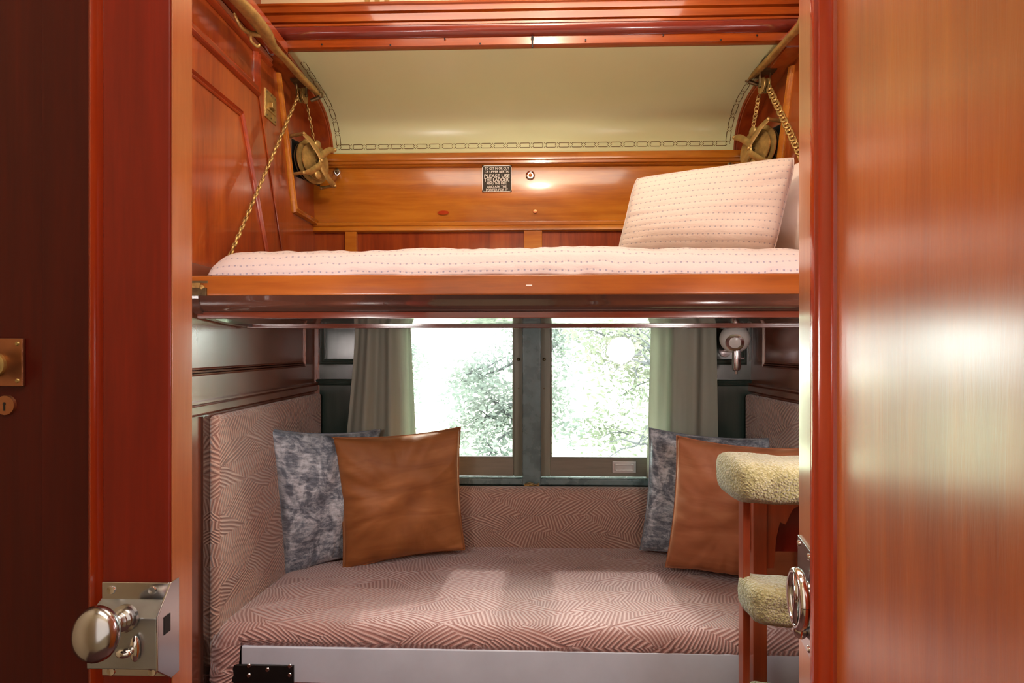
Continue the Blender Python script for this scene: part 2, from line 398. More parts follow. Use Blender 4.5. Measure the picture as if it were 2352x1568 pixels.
# ---- upper back wall
trim(MB().box(XL, XR, YB - .004, YB + .03, 1.50, 1.845), 'wall', 'red wooden board behind the upper mattress')
up = MB(); bowed = []
for i in range(13):
    z = 1.875 + (2.135 - 1.875) * i / 12
    y = YB - .002 - .012 * math.sin(PI * i / 12)
    bowed.append([Vector((XL, y, z)), Vector((XR, y, z))])
up.grid(bowed)
panel = trim(up, 'orange', 'broad orange mahogany panel above the upper mattress')
band = [(-.030, 0), (-.030, .016), (-.024, .020), (.002, .020), (.006, .014), (.010, .014), (.013, .020), (.018, .020), (.021, .012), (.026, .016), (.031, .010), (.031, 0)]
trim(MB().sweep(band, [(XR, YB, 2.153), (XL, YB, 2.153)], (0, -1, 0)), 'orange', 'moulded orange wooden band under the curved cream ceiling')
band2 = [(-.023, 0), (-.023, .012), (-.018, .018), (-.006, .018), (-.002, .014), (.004, .018), (.018, .022), (.023, .016), (.023, 0)]
trim(MB().sweep(band2, [(XR, YB, 1.857), (XL, YB, 1.857)], (0, -1, 0)), 'orange', 'lower moulded ledge just above the upper mattress')
for px0, px1 in ((796, 822), (1203, 1245), (1600, 1640)):
    a = at(px0, 540, y=YB); b = at(px1, 540, y=YB)
    trim(MB().box(a.x, b.x, YB - .022, YB, 1.52, 1.835), 'orange', 'short orange wooden block behind the mattress, ' + {796: 'near the left bulkhead', 1203: 'at mid width', 1600: 'behind the pillow'}[px0], .002)
# curved cream ceiling
prof = cr([(2.27, 2.165), (2.268, 2.19), (2.256, 2.245), (2.228, 2.295), (2.18, 2.337), (2.115, 2.362), (2.0, 2.378), (1.92, 2.386), (1.835, 2.394)], 6)
prof = [(p[0], p[1]) for p in prof]
arc = [0]
for a, b in zip(prof, prof[1:]): arc.append(arc[-1] + math.dist(a, b))
def onarc(sv, off=0.0):
    sv = max(0, min(arc[-1] - 1e-6, sv))
    for i in range(len(arc) - 1):
        if arc[i + 1] >= sv:
            t = (sv - arc[i]) / (arc[i + 1] - arc[i]); a, b = prof[i], prof[i + 1]
            dy, dz = b[0] - a[0], b[1] - a[1]; L = math.hypot(dy, dz)
            n = (-dz / L, dy / L)
            # normal facing the room (towards -y, -z)
            if n[0] + n[1] > 0: n = (-n[0], -n[1])
            return a[0] + dy * t + n[0] * off, a[1] + dz * t + n[1] * off
CL, CR_ = -.860, .914
c = MB().grid([[Vector((x, y, z)) for y, z in prof] for x in (CL - .004, -.3, .3, CR_ + .004)])
cc = tag(c.build('ceiling_curved', 'cream'), 'curved cream enamelled ceiling over the upper berth with brown stencilled border', 'ceiling', kind=S)
st = MB()
def rib(x0, s0, x1, s1, w=.0026):
    L = math.hypot(x1 - x0, s1 - s0)
    if L < 1e-6: return
    nx, ns = -(s1 - s0) / L * w / 2, (x1 - x0) / L * w / 2
    q = []
    for x, sv in ((x0 - nx, s0 - ns), (x1 - nx, s1 - ns), (x1 + nx, s1 + ns), (x0 + nx, s0 + ns)):
        y, z = onarc(sv, .0012); q.append((x, y, z))
    st.add(q, [(0, 1, 2, 3)])
def motif(f, L):
    """one elongated hexagon link along local u in [0, L], half width h"""
    h = .0095; e = .010
    P = [(.004, 0 + .003), (e, h), (L - e, h), (L - .004, .003)]
    for sgn in (1, -1):
        for (a, b), (c_, d) in zip(P, P[1:]):
            n = 3 if abs(c_ - a) > .02 else 1
            for k in range(n):
                u0, u1 = a + (c_ - a) * k / n, a + (c_ - a) * (k + 1) / n
                v0, v1 = b + (d - b) * k / n, b + (d - b) * (k + 1) / n
                rib(*f(u0, sgn * v0), *f(u1, sgn * v1))
    for du, dv in ((.009, 0), (L - .009, 0), (0, .009), (0, -.009)):
        rib(*f(du - .0016, dv), *f(du + .0016, dv), .0032)
S0 = .052; inset = .026
nb = 30; Lb = (CR_ - CL - 2 * inset) / nb
for i in range(nb): motif(lambda u, v, i=i: (CL + inset + i * Lb + u, S0 + v), Lb)
ns_ = 8; Ls = (arc[-1] - .05 - S0) / ns_
for i in range(ns_):
    for X in (CL + inset, CR_ - inset): motif(lambda u, v, i=i, X=X: (X + v, S0 + i * Ls + u), Ls)
st.build('stencil_border', 'stencil', cc, smooth=0)
# curved wooden rims either side + soffits
for sd, xa, xb in (('left', XL, CL), ('right', CR_, XR)):
    xi = xb if sd == 'left' else xa; s_ = 1 if sd == 'left' else -1
    r = MB().grid([[Vector((x, onarc(a, o)[0], onarc(a, o)[1])) for a in arc] for x, o in ((xa if sd == 'left' else xb, .010), (xi - s_ * .012, .010), (xi - s_ * .009, .006), (xi - s_ * .004, .008), (xi, .004), (xi, -.005))])
    trim(r, 'wall', 'curved mahogany rim between the cream ceiling and the %s bulkhead' % sd, smooth=50)
    trim(MB().box(xa, xb, 1.36, 1.83, 2.385, 2.42), 'frieze', 'dark red soffit board above the %s brass arm' % sd, .003)
# cornice beam
trim(MB().prism([(1.836, 2.398), (1.824, 2.404), (1.820, 2.432), (1.90, 2.432), (1.90, 2.400)], XL, XR, 'x'), 'beam', 'lowest orange strip of the cornice beam with small peg holes')
cv = [(1.820, 2.430)] + [(1.816 - .026 * math.sin(k / 6 * PI / 2), 2.430 + .026 * (1 - math.cos(k / 6 * PI / 2))) for k in range(7)] + [(1.790, 2.4575), (1.90, 2.4575), (1.90, 2.43)]
trim(MB().prism(cv, XL, XR, 'x'), 'cove', 'dark purple-brown cove of the cornice beam', smooth=35)
fl = [(1.800, 2.456), (1.787, 2.457), (1.786, 2.464), (1.796, 2.466), (1.796, 2.4695), (1.784, 2.471), (1.783, 2.4945), (1.789, 2.496), (1.782, 2.4985), (1.789, 2.501), (1.781, 2.5035), (1.780, 2.521), (1.774, 2.524), (1.774, 2.531), (1.90, 2.531), (1.90, 2.456)]
trim(MB().prism(fl, XL, XR, 'x'), 'beam', 'stepped upper moulding of the cornice beam', smooth=30)
kk2 = at(1018, 488, y=YB - .014)
trim(MB().add([(kk2.x + .026 * math.cos(k * PI / 12) * (1 + .12 * math.sin(3 * k)), YB - .0125 - .0006, kk2.z + .009 * math.sin(k * PI / 12)) for k in range(24)], [tuple(range(24))]), 'bead', 'dark knot in the orange panel left of centre')
for q, (px, py) in enumerate(((740, 103), (897, 107), (1022, 90), (1103, 102), (1345, 92), (1523, 80), (1655, 95), (1738, 82))):
    p = at(px, py, y=1.82)
    trim(MB().lathe([(.001, .0), (.0035, -.001), (.001, -.002)], (p.x, 1.8185, min(2.425, max(2.404, p.z))), (0, 1, 0), 8), 'black', 'tiny dark peg hole in the beam strip, number %s from the left' % ['one', 'two', 'three', 'four', 'five', 'six', 'seven', 'eight'][q])
tag(MB().box(XL, XR, 1.80, 1.86, 2.50, 2.74).build('wall_upper', 'cream2'), 'cream painted upper deck wall above the cornice beam', 'wall', kind=S)
for k in range(3):
    x = -.57 + k * .035
    trim(MB().box(x, x + .018, 1.797, 1.801, 2.545, 2.62), 'brass', 'small gilt ornament stroke on the cream deck above the beam, %s' % ['leftmost', 'middle', 'rightmost'][k])

# ---- wall mouldings
bead3 = [(-.011, 0), (-.011, .004), (-.008, .007), (-.005, .004), (-.003, .004), (0, .010), (.003, .004), (.005, .004), (.008, .007), (.011, .004), (.011, 0)]
mould = [(-.018, 0), (-.018, .006), (-.012, .014), (-.004, .010), (.004, .014), (.012, .010), (.018, .004), (.018, 0)]
for sd, X, nx in (('left', XL, 1), ('right', XR, -1)):
    P = lambda y, z: (X, y, z)
    n = (nx, 0, 0)
    trim(MB().sweep([(a * 1.3, h * 1.4) for a, h in mould], [P(FY1, 2.372), P(1.75, 2.372), P(1.85, 2.372)], n), 'frieze', 'top cornice moulding along the %s bulkhead' % sd)
    trim(MB().sweep(mould, [P(FY1, 2.225), P(1.762, 2.225), P(1.762, 2.372)], n), 'frieze', 'frieze moulding of the %s bulkhead turning up at a pilaster' % sd)
    trim(MB().sweep(bead3, [P(FY1, 2.098), P(1.672, 2.098), P(1.89, 1.53)], n), 'frieze', 'slanted panel moulding on the upper %s bulkhead' % sd)
    trim(MB().prism([(1.782, 2.36), (1.905, 2.36), (2.10, 1.57), (1.99, 1.57), (1.775, 2.22)], X, X + nx * .006, 'x'), 'wall', 'slanted raised pilaster board on the upper %s bulkhead' % sd, .002)
    trim(MB().sweep([(a * .9, h * 1.3) for a, h in mould], [P(1.912, 2.36), P(2.052, 1.882), P(YB, 1.882)], n), 'orange', 'orange angled moulding framing the brass chain gear on the %s bulkhead' % sd)
    trim(MB().sweep([(a * 1.1, h) for a, h in bead3], [P(FY1, 1.250), P(2.147, 1.250), P(2.147, 1.50)], (nx, 0, 0)), 'walllow', 'triple bead panel moulding on the lower %s bulkhead' % sd)
    rail = [(-.021, 0), (-.021, .010), (-.014, .016), (.006, .016), (.009, .022), (.012, .016), (.015, .022), (.020, .022), (.023, 0)]
    if nx < 0: rail = [(-a, h) for a, h in rail][::-1]
    trim(MB().sweep(rail, [P(FY1, 1.145), P(YB, 1.145)], n), 'walllow', 'chair rail above the upholstered back on the %s bulkhead' % sd)
# short rails and frames on the window wall, either side of the curtains
for sd, x0, x1, xm in (('left', XL, WX0 - .02, XL + .035), ('right', WX1 + .02, XR, XR - .035)):
    trim(MB().sweep([(a * .8, h) for a, h in mould], [(x1, YB, 1.165), (x0, YB, 1.165)], (0, -1, 0)), 'wallwin', 'short chair rail on the window wall at its %s end' % sd)
    pts = [(xm, YB, 1.47), (xm, YB, 1.257), (x1 if sd == 'left' else x0, YB, 1.257)]
    trim(MB().sweep([(a * .7, h * .7) for a, h in mould], pts, (0, -1, 0)), 'wallwin', 'panel moulding on the window wall beside the %s curtain' % sd)
trim(MB().prism([(XL, YB), (XL + .02, YB), (XL, YB - .02)], 1.0, 1.5, 'z'), 'walllow', 'corner bead between the left bulkhead and window wall')

# ------------------------------------------------------------------ windows
def window(n, x0, x1, gx0, gx1, label):
    yb = YB + .012
    r = thing('window_%d' % n, ((x0 + x1) / 2, yb, WZ0), label, 'window', kind=S)
    f = MB().box(x0, gx0, yb, yb + .035, WZ0, WZ1).box(gx1, x1, yb, yb + .035, WZ0, WZ1).box(gx0, gx1, yb, yb + .035, 1.445, WZ1)
    f.build('window_frame', 'sash', r, .003)
    MB().box(gx0, gx1, yb + .001, yb + .034, WZ0, .829).build('bottom_rail', 'sashlow', r, .003)
    b = MB()
    for (a0, a1, c0, c1) in ((gx0 - .001, gx0 + .006, .829, 1.445), (gx1 - .006, gx1 + .001, .829, 1.445), (gx0, gx1, .826, .834), (gx0, gx1, 1.44, 1.447)):
        b.box(a0, a1, yb - .004, yb + .004, c0, c1)
    b.build('glazing_bead', 'sash', r, .0015)
    MB().box(gx0 - .002, gx1 + .002, yb + .016, yb + .019, .826, 1.448).build('pane', 'glass', r)
    return r
w1 = window(1, WX0, WXM0 + .004, -.53, -.052, 'left sash window with grey-green frame overlooking bright trees')
w2 = window(2, WXM1 - .004, WX1, .113, .60, 'right sash window with grey-green frame and nickel lift on its bottom rail')
for W_, px in ((w1, 1191), (w2, 1250)):
    p = at(px, 825, y=YB); MB().lathe([(.001, 0), (.006, 0), (.007, .006), (.004, .010), (.001, .011)], (p.x, YB + .012, p.z), (0, -1, 0), 14).build('sash_bolt', 'brassdark', W_)
    MB().lathe([(.001, 0), (.003, 0), (.003, .004), (.001, .005)], (p.x, YB + .012, p.z - .13), (0, -1, 0), 10).build('sash_screw', 'brassdark', W_)
# sash lift
lx0, lx1, lz0, lz1 = .386, .491, .764, .815
MB().box(lx0, lx1, YB + .006, YB + .012, lz0, lz1).build('sash_lift', 'liftmetal', w2, .002)
lf = MB()
for a0, a1, c0, c1 in ((lx0 + .010, lx1 - .010, lz1 - .016, lz1 - .011), (lx0 + .010, lx1 - .010, lz0 + .011, lz0 + .016), (lx0 + .010, lx0 + .015, lz0 + .011, lz1 - .011), (lx1 - .015, lx1 - .010, lz0 + .011, lz1 - .011)):
    lf.box(a0, a1, YB - .002, YB + .007, c0, c1)
lf.build('lift_rim', 'liftmetal', w2, .0015)
trim(MB().box(WXM0, WXM1, YB - .030, YB + .03, WZ0 - .03, WZ1), 'post', 'grey-green upright post between the two windows', .004)
trim(MB().box(XL, XR, YB - .020, YB + .05, WZ0 - .030, WZ0 - .004), 'post', 'dark grey-green window sill strip above the low cushion', .004)
trim(MB().box(WX0 - .02, WX1 + .02, YB - .012, YB, WZ1 - .01, WZ1 + .05), 'walllow', 'window head rail hidden behind the berth', .003)
lt = thing('sash_latch', (.026, YB - .03, .725), 'small aged brass catch on the sill below the window post', 'latch')
MB().box(-.005, .062, YB - .034, YB - .028, .715, .722).sphere((.028, YB - .036, .722), .010, 8, 12, (1.4, .8, .7)).build('catch_plate', 'brass', lt, .001)
MB().tube([(.0, YB - .036, .724), (.02, YB - .044, .730), (.045, YB - .042, .722), (.06, YB - .036, .726)], .004, 8).build('catch_lever', 'brassdark', lt)

# ------------------------------------------------------------------ curtains
def curtain(label, top, bot, folds, ph, zt=1.50, zb=.755):
    g = []; N = 90; K = 26
    for i in range(N + 1):
        u = i / N; row = []
        for k in range(K + 1):
            t = k / K; z = zt + (zb - zt) * t
            a = top[0] + (bot[0] - top[0]) * t ** 1.2; b = top[1] + (bot[1] - top[1]) * t ** 1.2
            x = a + (b - a) * u
            y = YB - .048 + .017 * math.sin(folds * 2 * PI * u + ph + .5 * t) + .006 * math.sin(folds * 4.3 * PI * u + 2 * ph) + .004 * math.sin(3 * t + 8 * u)
            row.append(Vector((x, y, z)))
        g.append(row)
    o = MB().grid(g).build('curtain', 'curtain', None, smooth=180)
    tag(o, label, 'curtain', 'sage curtains at the windows')
    o.modifiers.new('solid', 'SOLIDIFY').thickness = .0015
    return o
curtain('sage grey-green curtain hanging at the left side of the left window', (-.745, -.50), (-.81, -.462), 2.6, .4)
curtain('sage grey-green curtain hanging at the right side of the right window', (.548, .825), (.525, .83), 2.2, 2.0)
rod = thing('curtain_rod', (0, YB - .045, 1.503), 'thin brass curtain rod above the windows behind the berth', 'rod')
MB().tube([(XL + .05, YB - .045, 1.503), (XR - .05, YB - .045, 1.503)], .005, 10).build('rod', 'brass', rod)
for x in (XL + .05, XR - .07): MB().box(x, x + .02, YB - .05, YB, 1.497, 1.509).build('bracket', 'brass', rod)

# ------------------------------------------------------------------ upper berth
BX0, BX1 = -.932, .985
bf = 1.38
ub = thing('upper_berth', (0, bf, 1.46), 'fold-down wooden upper berth with orange mahogany front rail spanning the compartment', 'berth')
MB().box(BX0, BX1, bf, bf + .035, 1.463, 1.518).build('front_rail', 'rail', ub, .004)
MB().box(BX0, BX1, bf + .035, 2.235, 1.49, 1.505).build('platform', 'bellystrip', ub)
sk = cr([(bf + .004, 1.463), (bf + .010, 1.448), (bf + .016, 1.430), (bf + .030, 1.419), (bf + .06, 1.411), (1.55, 1.399), (1.66, 1.3935), (1.80, 1.398), (2.0, 1.43), (2.18, 1.48), (2.235, 1.50)], 5)
g = [[Vector((x, p[0], p[1])) for p in sk] for x in (BX0 + .03, -.3, .4, BX1 - .02)]
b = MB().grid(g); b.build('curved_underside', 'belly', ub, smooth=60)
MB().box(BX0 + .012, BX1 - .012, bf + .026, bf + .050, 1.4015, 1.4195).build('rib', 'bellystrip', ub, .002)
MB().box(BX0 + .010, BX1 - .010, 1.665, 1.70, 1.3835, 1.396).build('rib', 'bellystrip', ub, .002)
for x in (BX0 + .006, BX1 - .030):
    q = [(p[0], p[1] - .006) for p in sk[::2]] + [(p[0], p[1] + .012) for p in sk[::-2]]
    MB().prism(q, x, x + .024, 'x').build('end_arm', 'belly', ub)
# corner hinge at left end of rail
MB().box(BX0, BX0 + .060, bf - .003, bf, 1.497, 1.503).box(BX0 + .0, BX0 + .058, bf - .006, bf, 1.462, 1.484).build('corner_strap', 'brassdark', ub, .001)
MB().box(BX0, BX0 + .040, bf - .007, bf, 1.484, 1.497).lathe([(.001, 0), (.006, 0), (.006, .007), (.001, .008)], (BX0 + .046, bf, 1.486), (0, -1, 0), 12).build('catch', 'brass', ub, .001)
MB().box(.002, .018, bf - .0008, bf + .001, 1.487, 1.490).build('scratch', 'white', ub)

# mattress with quilt
def mattress():
    m = MB(); rows = []; uvs = []
    x0, x1 = -.888, .975; y0, y1 = bf + .012, 2.20; zb, zt = 1.505, 1.600
    nx = 150
    pro = cr([(y0 + .008, zb), (y0 - .002, zb + .02), (y0 + .004, zb + .05), (y0 + .028, zb + .078), (y0 + .07, zt - .004), (y0 + .15, zt), (1.8, zt + .004), (2.12, zt - .002), (y1 - .02, zt - .02), (y1, zb + .03), (y1, zb)], 5)
    al = [0]
    for a, b_ in zip(pro, pro[1:]): al.append(al[-1] + (b_ - a).length)
    for i in range(nx + 1):
        x = x0 + (x1 - x0) * i / nx
        e = min(1, max(0, (x - x0)) / .085); sh = math.sqrt(max(0, 1 - (1 - e) ** 2))   # rounded left end
        row = []
        for k, p in enumerate(pro):
            n1 = noise.noise(Vector((x * 7, p[0] * 7, p[1] * 9))) * .006 + noise.noise(Vector((x * 24, p[0] * 22, p[1] * 34))) * .0045
            zz = zb + (p[1] - zb) * (.25 + .75 * sh) + (n1 if p[1] > zb + .01 else 0) * 1.2
            if x < .25: zz += .0
            yy = p[0] + n1 * .8 + (.006 * (1 - sh))
            hump = .010 * math.exp(-((x - .02) / .5) ** 2)
            if p[1] > zb + .05: zz += hump * sh
            row.append(Vector((x, yy, zz))); uvs.append((x, al[k]))
        rows.append(row)
    m.grid(rows)
    b = len(m.v); n = len(pro)
    m.f.append(tuple(range(n))); m.f.append(tuple(nx * n + k for k in reversed(range(n))))
    return m, uvs
mm, mu = mattress()
mt = thing('mattress', (0, 1.8, 1.505), 'white quilted mattress with rows of small grey stitches on the upper berth', 'mattress')
mm.build('quilt', 'quilt', mt, smooth=80, uvs=mu)
MB().box(-.84, .96, 1.46, 2.17, 1.506, 1.57).build('mattress_core', 'white', mt, .01)

# ------------------------------------------------------------------ cushions with four measured corners
def pillow(label, cat, group, TL, TR, BR, BL, thick, mat, pinch=.16, seed=0, name='throw_pillow', N=44, wr=.010, flat=1.6, uvs_=1.0, piping='seam', rnd_corner=0.0, zmin=None):
    TL, TR, BR, BL = map(Vector, (TL, TR, BR, BL))
    cen = (TL + TR + BR + BL) / 4
    U = (TR - TL + BR - BL).normalized(); V = (TL - BL + TR - BR).normalized()
    Nn = U.cross(V).normalized()       # faces away from back
    if Nn.y > 0: Nn = -Nn
    m = MB(); uvl = []; sides = []
    wlen = ((TR - TL).length + (BR - BL).length) / 2; hlen = ((TL - BL).length + (TR - BR).length) / 2
    base = min(BL.z, BR.z)
    root = thing(name, (cen.x, cen.y, base), label, cat, group)
    for side in (1, -1):
        for i in range(N + 1):
            for j in range(N + 1):
                u = i / N; v = j / N
                a = 2 * u - 1; c_ = 2 * v - 1
                # pinched outline: edges draw in at mid-side
                pu = a * (1 - pinch * .5 * (1 - c_ * c_)); pv = c_ * (1 - pinch * .5 * (1 - a * a))
                if rnd_corner:
                    k = 1 - rnd_corner * (a * a * c_ * c_) ** 2; pu *= k; pv *= k
                s_, t_ = (pu + 1) / 2, (pv + 1) / 2
                p = (BL * (1 - s_) + BR * s_) * (1 - t_) + (TL * (1 - s_) + TR * s_) * t_
                prof_ = ((1 - abs(a) ** flat * 1.0) * (1 - abs(c_) ** flat)) if False else (max(0, 1 - a * a) ** .48) * (max(0, 1 - c_ * c_) ** .48)
                d = thick * prof_
                edge = (1 - max(abs(a), abs(c_)))
                w1_ = noise.noise(Vector((a * 2.2 + seed, c_ * 2.2, side * 3 + seed))) * wr * 2.2
                # creases running in from the seams
                ang = math.atan2(c_, a)
                rr = max(abs(a), abs(c_))
                w2_ = noise.noise(Vector((math.cos(ang) * 7 + seed, math.sin(ang) * 7, rr * 1.2))) * wr * 2.0 * (rr ** 2) * min(1, edge * 9)
                d += (w1_ + w2_) * prof_ ** .3 if prof_ > 0 else 0
                p = p + Nn * d * side * (1 if side > 0 else .75)
                if zmin is not None and p.z < zmin: p.z = zmin
                m.v.append(p); uvl.append((u * wlen, v * hlen))
        off = 0 if side == 1 else (N + 1) ** 2
        for i in range(N):
            for j in range(N):
                q = (off + i * (N + 1) + j, off + (i + 1) * (N + 1) + j, off + (i + 1) * (N + 1) + j + 1, off + i * (N + 1) + j + 1)
                m.f.append(q if side > 0 else q[::-1])
    # close the rim by merging
    ring = [(i, 0) for i in range(N)] + [(N, j) for j in range(N)] + [(N - i, N) for i in range(N)] + [(0, N - j) for j in range(N)]
    path = [m.v[i * (N + 1) + j].copy() for i, j in ring]
    o = m.build('cover', mat, root, smooth=180, uvs=uvl)
    bm = bmesh.new(); bm.from_mesh(o.data); bmesh.ops.remove_doubles(bm, verts=bm.verts[:], dist=.0002); bmesh.ops.recalc_face_normals(bm, faces=bm.faces[:]); bm.to_mesh(o.data); bm.free()
    if piping:
        MB().tube(path + [path[0]], .0024, 6, cap=False).build(piping, mat, root, smooth=180)
    return root
G1 = 'throw pillows on the seat'
pillow('crushed blue-grey velvet pillow leaning on the left seat back, behind the brown one', 'pillow', G1,
       at(618, 985, y=1.80), at(874, 985, y=2.17), (at(800, 1300, y=2.0)) + Vector((.02, .07, .01)), at(652, 1328, y=1.91), .075, 'blue', .14, 1)
pillow('burnt orange-brown velvet pillow at the left end of the seat, below the left window', 'pillow', G1,
       at(762, 1004, y=1.97), at(1058, 980, y=2.12), at(1068, 1262, y=2.09), at(788, 1310, y=1.95), .085, 'rust', .13, 2)
pillow('crushed blue-grey velvet pillow at the right end of the seat, behind the salmon one', 'pillow', G1,
       at(1491, 982, y=2.10), at(1776, 1006, y=2.03), at(1735, 1310, y=1.98) , at(1470, 1262, y=2.13), .065, 'blue', .14, 3)
pillow('salmon orange velvet pillow at the right end of the seat, partly behind the ladder', 'pillow', G1,
       at(1554, 1000, y=1.88), at(1850, 1030, y=1.74), at(1835, 1352, y=1.75), at(1528, 1302, y=1.94), .085, 'rust2', .13, 4)
# pillows on the upper berth
G2 = 'bed pillows on the upper berth'
pillow('large quilted cream bed pillow with stitched dots standing at the right of the upper berth', 'pillow', G2,
       at(1456, 408, y=1.74), at(1834, 356, y=1.62), at(1778, 596, y=1.60), at(1412, 592, y=1.76), .07, 'sham', .05, 5, 'bed_pillow', wr=.003, rnd_corner=.05)
pillow('plain white bed pillow tucked behind the quilted one against the right bulkhead', 'pillow', G2,
       Vector((.80, 2.0, 1.93)), Vector((.925, 1.63, 1.93)), Vector((.905, 1.62, 1.615)), Vector((.80, 2.0, 1.615)), .05, 'pvc', .08, 6, 'bed_pillow', wr=.003)

# ------------------------------------------------------------------ seat
seat = thing('bench_seat', (0, 1.8, 0), 'long bench seat upholstered in pink-brown fan patterned chenille', 'seat')
def seat_top():
    m = MB(); rows = []; nx = 120
    x0, x1 = XL + .030, XR - .030
    pro = cr([(1.478, .385), (1.470, .432), (1.468, .470), (1.480, .494), (1.510, .505), (1.58, .503), (1.75, .490), (2.0, .470), (2.16, .458), (2.225, .452), (2.228, .40)], 6)
    for i in range(nx + 1):
        x = x0 + (x1 - x0) * i / nx
        sh = min(1, (x - x0) / .10, (x1 - x) / .10); s2 = math.sqrt(max(0, 1 - (1 - sh) ** 2))
        row = []
        for p in pro:
            wv = .0025 * noise.noise(Vector((x * 4, p[0] * 4, 1)))
            z = p[1] + wv - .018 * (1 - s2) * (1 if p[1] > .44 else 0)
            y = p[0] + (.012 * (1 - s2) if p[0] < 1.55 else 0)
            if i == 0 or i == nx: y = max(y, 1.49)
            row.append(Vector((x, y, z)))
        rows.append(row)
    m.grid(rows); n = len(pro); m.f.append(tuple(range(n))); m.f.append(tuple(nx * n + k for k in reversed(range(n))))
    # ragged lower hem rises slightly to the left
    for v in m.v:
        if v.y < 1.50 and v.z < .46:
            v.z = v.z + (.432 - .385) * max(0, 1 - (v.z - .385) / .075) + .012 * (-v.x) + .0015 * math.sin(v.x * 90)
    return m
seat_top().build('seat_cushion', 'fab', seat, smooth=70, uv='seat')
MB().box(-.83, XR - .03, 1.468, 1.49, .343, .448).build('front_board', 'board', seat, .004)
MB().box(XL + .02, XR - .02, 1.492, 1.512, .0, .345).build('kick_panel', 'fabfloral', seat, .003, uv='box')
MB().box(XL + .02, XR - .02, 1.50, 2.22, .30, .44).build('seat_base', 'black', seat)
MB().box(-.87, XR - .03, 1.462, 1.492, .335, .343).build('wood_fillet', 'doorred', seat, .001)
br = MB().box(-.862, -.672, 1.461, 1.468, .346, .398).box(-.90, -.845, 1.463, 1.475, .0, .387)
pl = br.build('hinge_plate', 'black', seat, .0015)
for px, py in ((571, 1529), (571, 1551), (614, 1538), (665, 1530), (665, 1550)):
    p = at(px, py, y=1.46); MB().lathe([(.001, 0), (.0062, 0), (.005, .002), (.001, .0025)], (p.x, 1.461, p.z), (0, -1, 0), 14).build('screw', 'nickel', pl)
# bunched fabric corner at the left front
cm = MB(); rows = []
for i in range(25):
    u = i / 24; row = []
    for k in range(17):
        v = k / 16; z = .345 + .135 * v
        wv = .004 * math.sin(v * 9 * PI + u * 6)
        row.append(Vector((-.925 + .085 * u + .01 * v, 1.470 - .022 * math.sin(PI * min(1, u * 1.0)) + wv * .4 + (.03 * max(0, v - .8)), z + .012 * math.sin(PI * u) * (v - .5))))
    rows.append(row)
cm.grid(rows).build('gathered_corner', 'fab', seat, smooth=80, uv='box')
# thin side backs and low window back
def padded(x0, x1, y0, y1, z0, z1, bev): return MB().box(x0, x1, y0, y1, z0, z1)
def back(name, label, mb, bev):
    r = mb
    o = r.build(name, 'fabback', None, bev, uv='box', seg=5); tag(o, label, 'cushion', 'upholstered seat backs'); return o
back('seat_back', 'tall fan patterned seat back against the left bulkhead', MB().box(XL + .005, XL + .040, 1.487, 2.25, .37, 1.118), .014)
back('seat_back', 'tall fan patterned seat back against the right bulkhead', MB().box(XR - .040, XR - .005, 1.487, 2.25, .37, 1.118), .014)
back('seat_back', 'low fan patterned back cushion running under both windows', MB().box(XL + .042, XR - .042, YB - .068, YB - .003, .40, .712), .028)
# added dark strip standing in for the shadow left of the seat back
trim(MB().box(XL + .004, XL + .012, 1.455, 1.487, .0, 1.12), 'belly', 'dark narrow strip standing in for shadow at the front of the left seat back')

# ------------------------------------------------------------------ chain gear
def chain(label, a, b, n, r=.0034, L=.025, W=.0092, group='brass berth chains'):
    a, b = Vector(a), Vector(b); d = (b - a).normalized(); up = Vector((1, 0, 0)); up = (up - d * up.dot(d)).normalized(); sv = d.cross(up)
    m = MB()
    for i in range(n):
        c_ = a.lerp(b, (i + .5) / n); w_ = (up if i % 2 else sv); w_ = (w_ * .8 + (sv if i % 2 else up) * .45).normalized()
        K = 12; pts = []
        for k in range(K):
            t = 2 * PI * k / K
            pts.append(c_ + d * (L / 2 * math.cos(t)) * 1.0 + w_ * (W * math.sin(t)))
        pts.append(pts[0]); m.tube(pts, r, 6, cap=False)
    o = m.build('chain', 'brass', None, smooth=180); return tag(o, label, 'chain', group)
PL_L = Vector((-.882, 2.00, 2.318)); PL_R = Vector((.915, 1.985, 2.325))
chain('long brass chain slanting from the left pulley down to the upper berth', (-.893, 1.985, 2.312), (-.893, 1.52, 1.598), 46)
chain('long brass chain slanting from the right pulley down behind the bed pillow', (.925, 1.97, 2.315), (.925, 1.50, 1.60), 46)
chain('short brass chain hanging between the left pulley and left spring drum', (-.880, 2.035, 2.300), (-.876, 2.10, 2.165), 10, .0024, .019, .0065)
chain('short brass chain hanging between the right pulley and right spring drum', (.913, 2.020, 2.305), (.909, 2.07, 2.180), 10, .0024, .019, .0065)
def pulley(label, c, nx, wallx):
    r = thing('pulley', (c.x, c.y, c.z), label, 'pulley', 'brass chain pulleys')
    for dx, rr in ((-.012, .026), (.006, .028)):
        MB().lathe([(.004, -.004), (rr, -.004), (rr + .001, -.002), (rr - .005, 0), (rr + .001, .002), (rr, .004), (.004, .004)], (c.x + dx * nx, c.y, c.z), (1, 0, 0), 28).build('sheave', 'brass', r, smooth=30)
    MB().tube([(c.x - .022 * nx, c.y, c.z), (c.x + .018 * nx, c.y, c.z)], .006, 12).build('axle', 'brassdark', r)
    f = MB()
    for dx in (-.022, .016):
        f.tube([(c.x + dx * nx, c.y - .004, c.z - .006), (c.x + dx * nx, c.y - .004, c.z + .03), (c.x + dx * nx, c.y - .01, c.z + .052)], .0045, 8)
    f.box(min(c.x - .035 * nx, c.x + .022 * nx), max(c.x - .035 * nx, c.x + .022 * nx), c.y - .035, c.y + .03, c.z + .044, c.z + .052)
    f.build('hanger', 'brassdark', r, smooth=40)
    return r
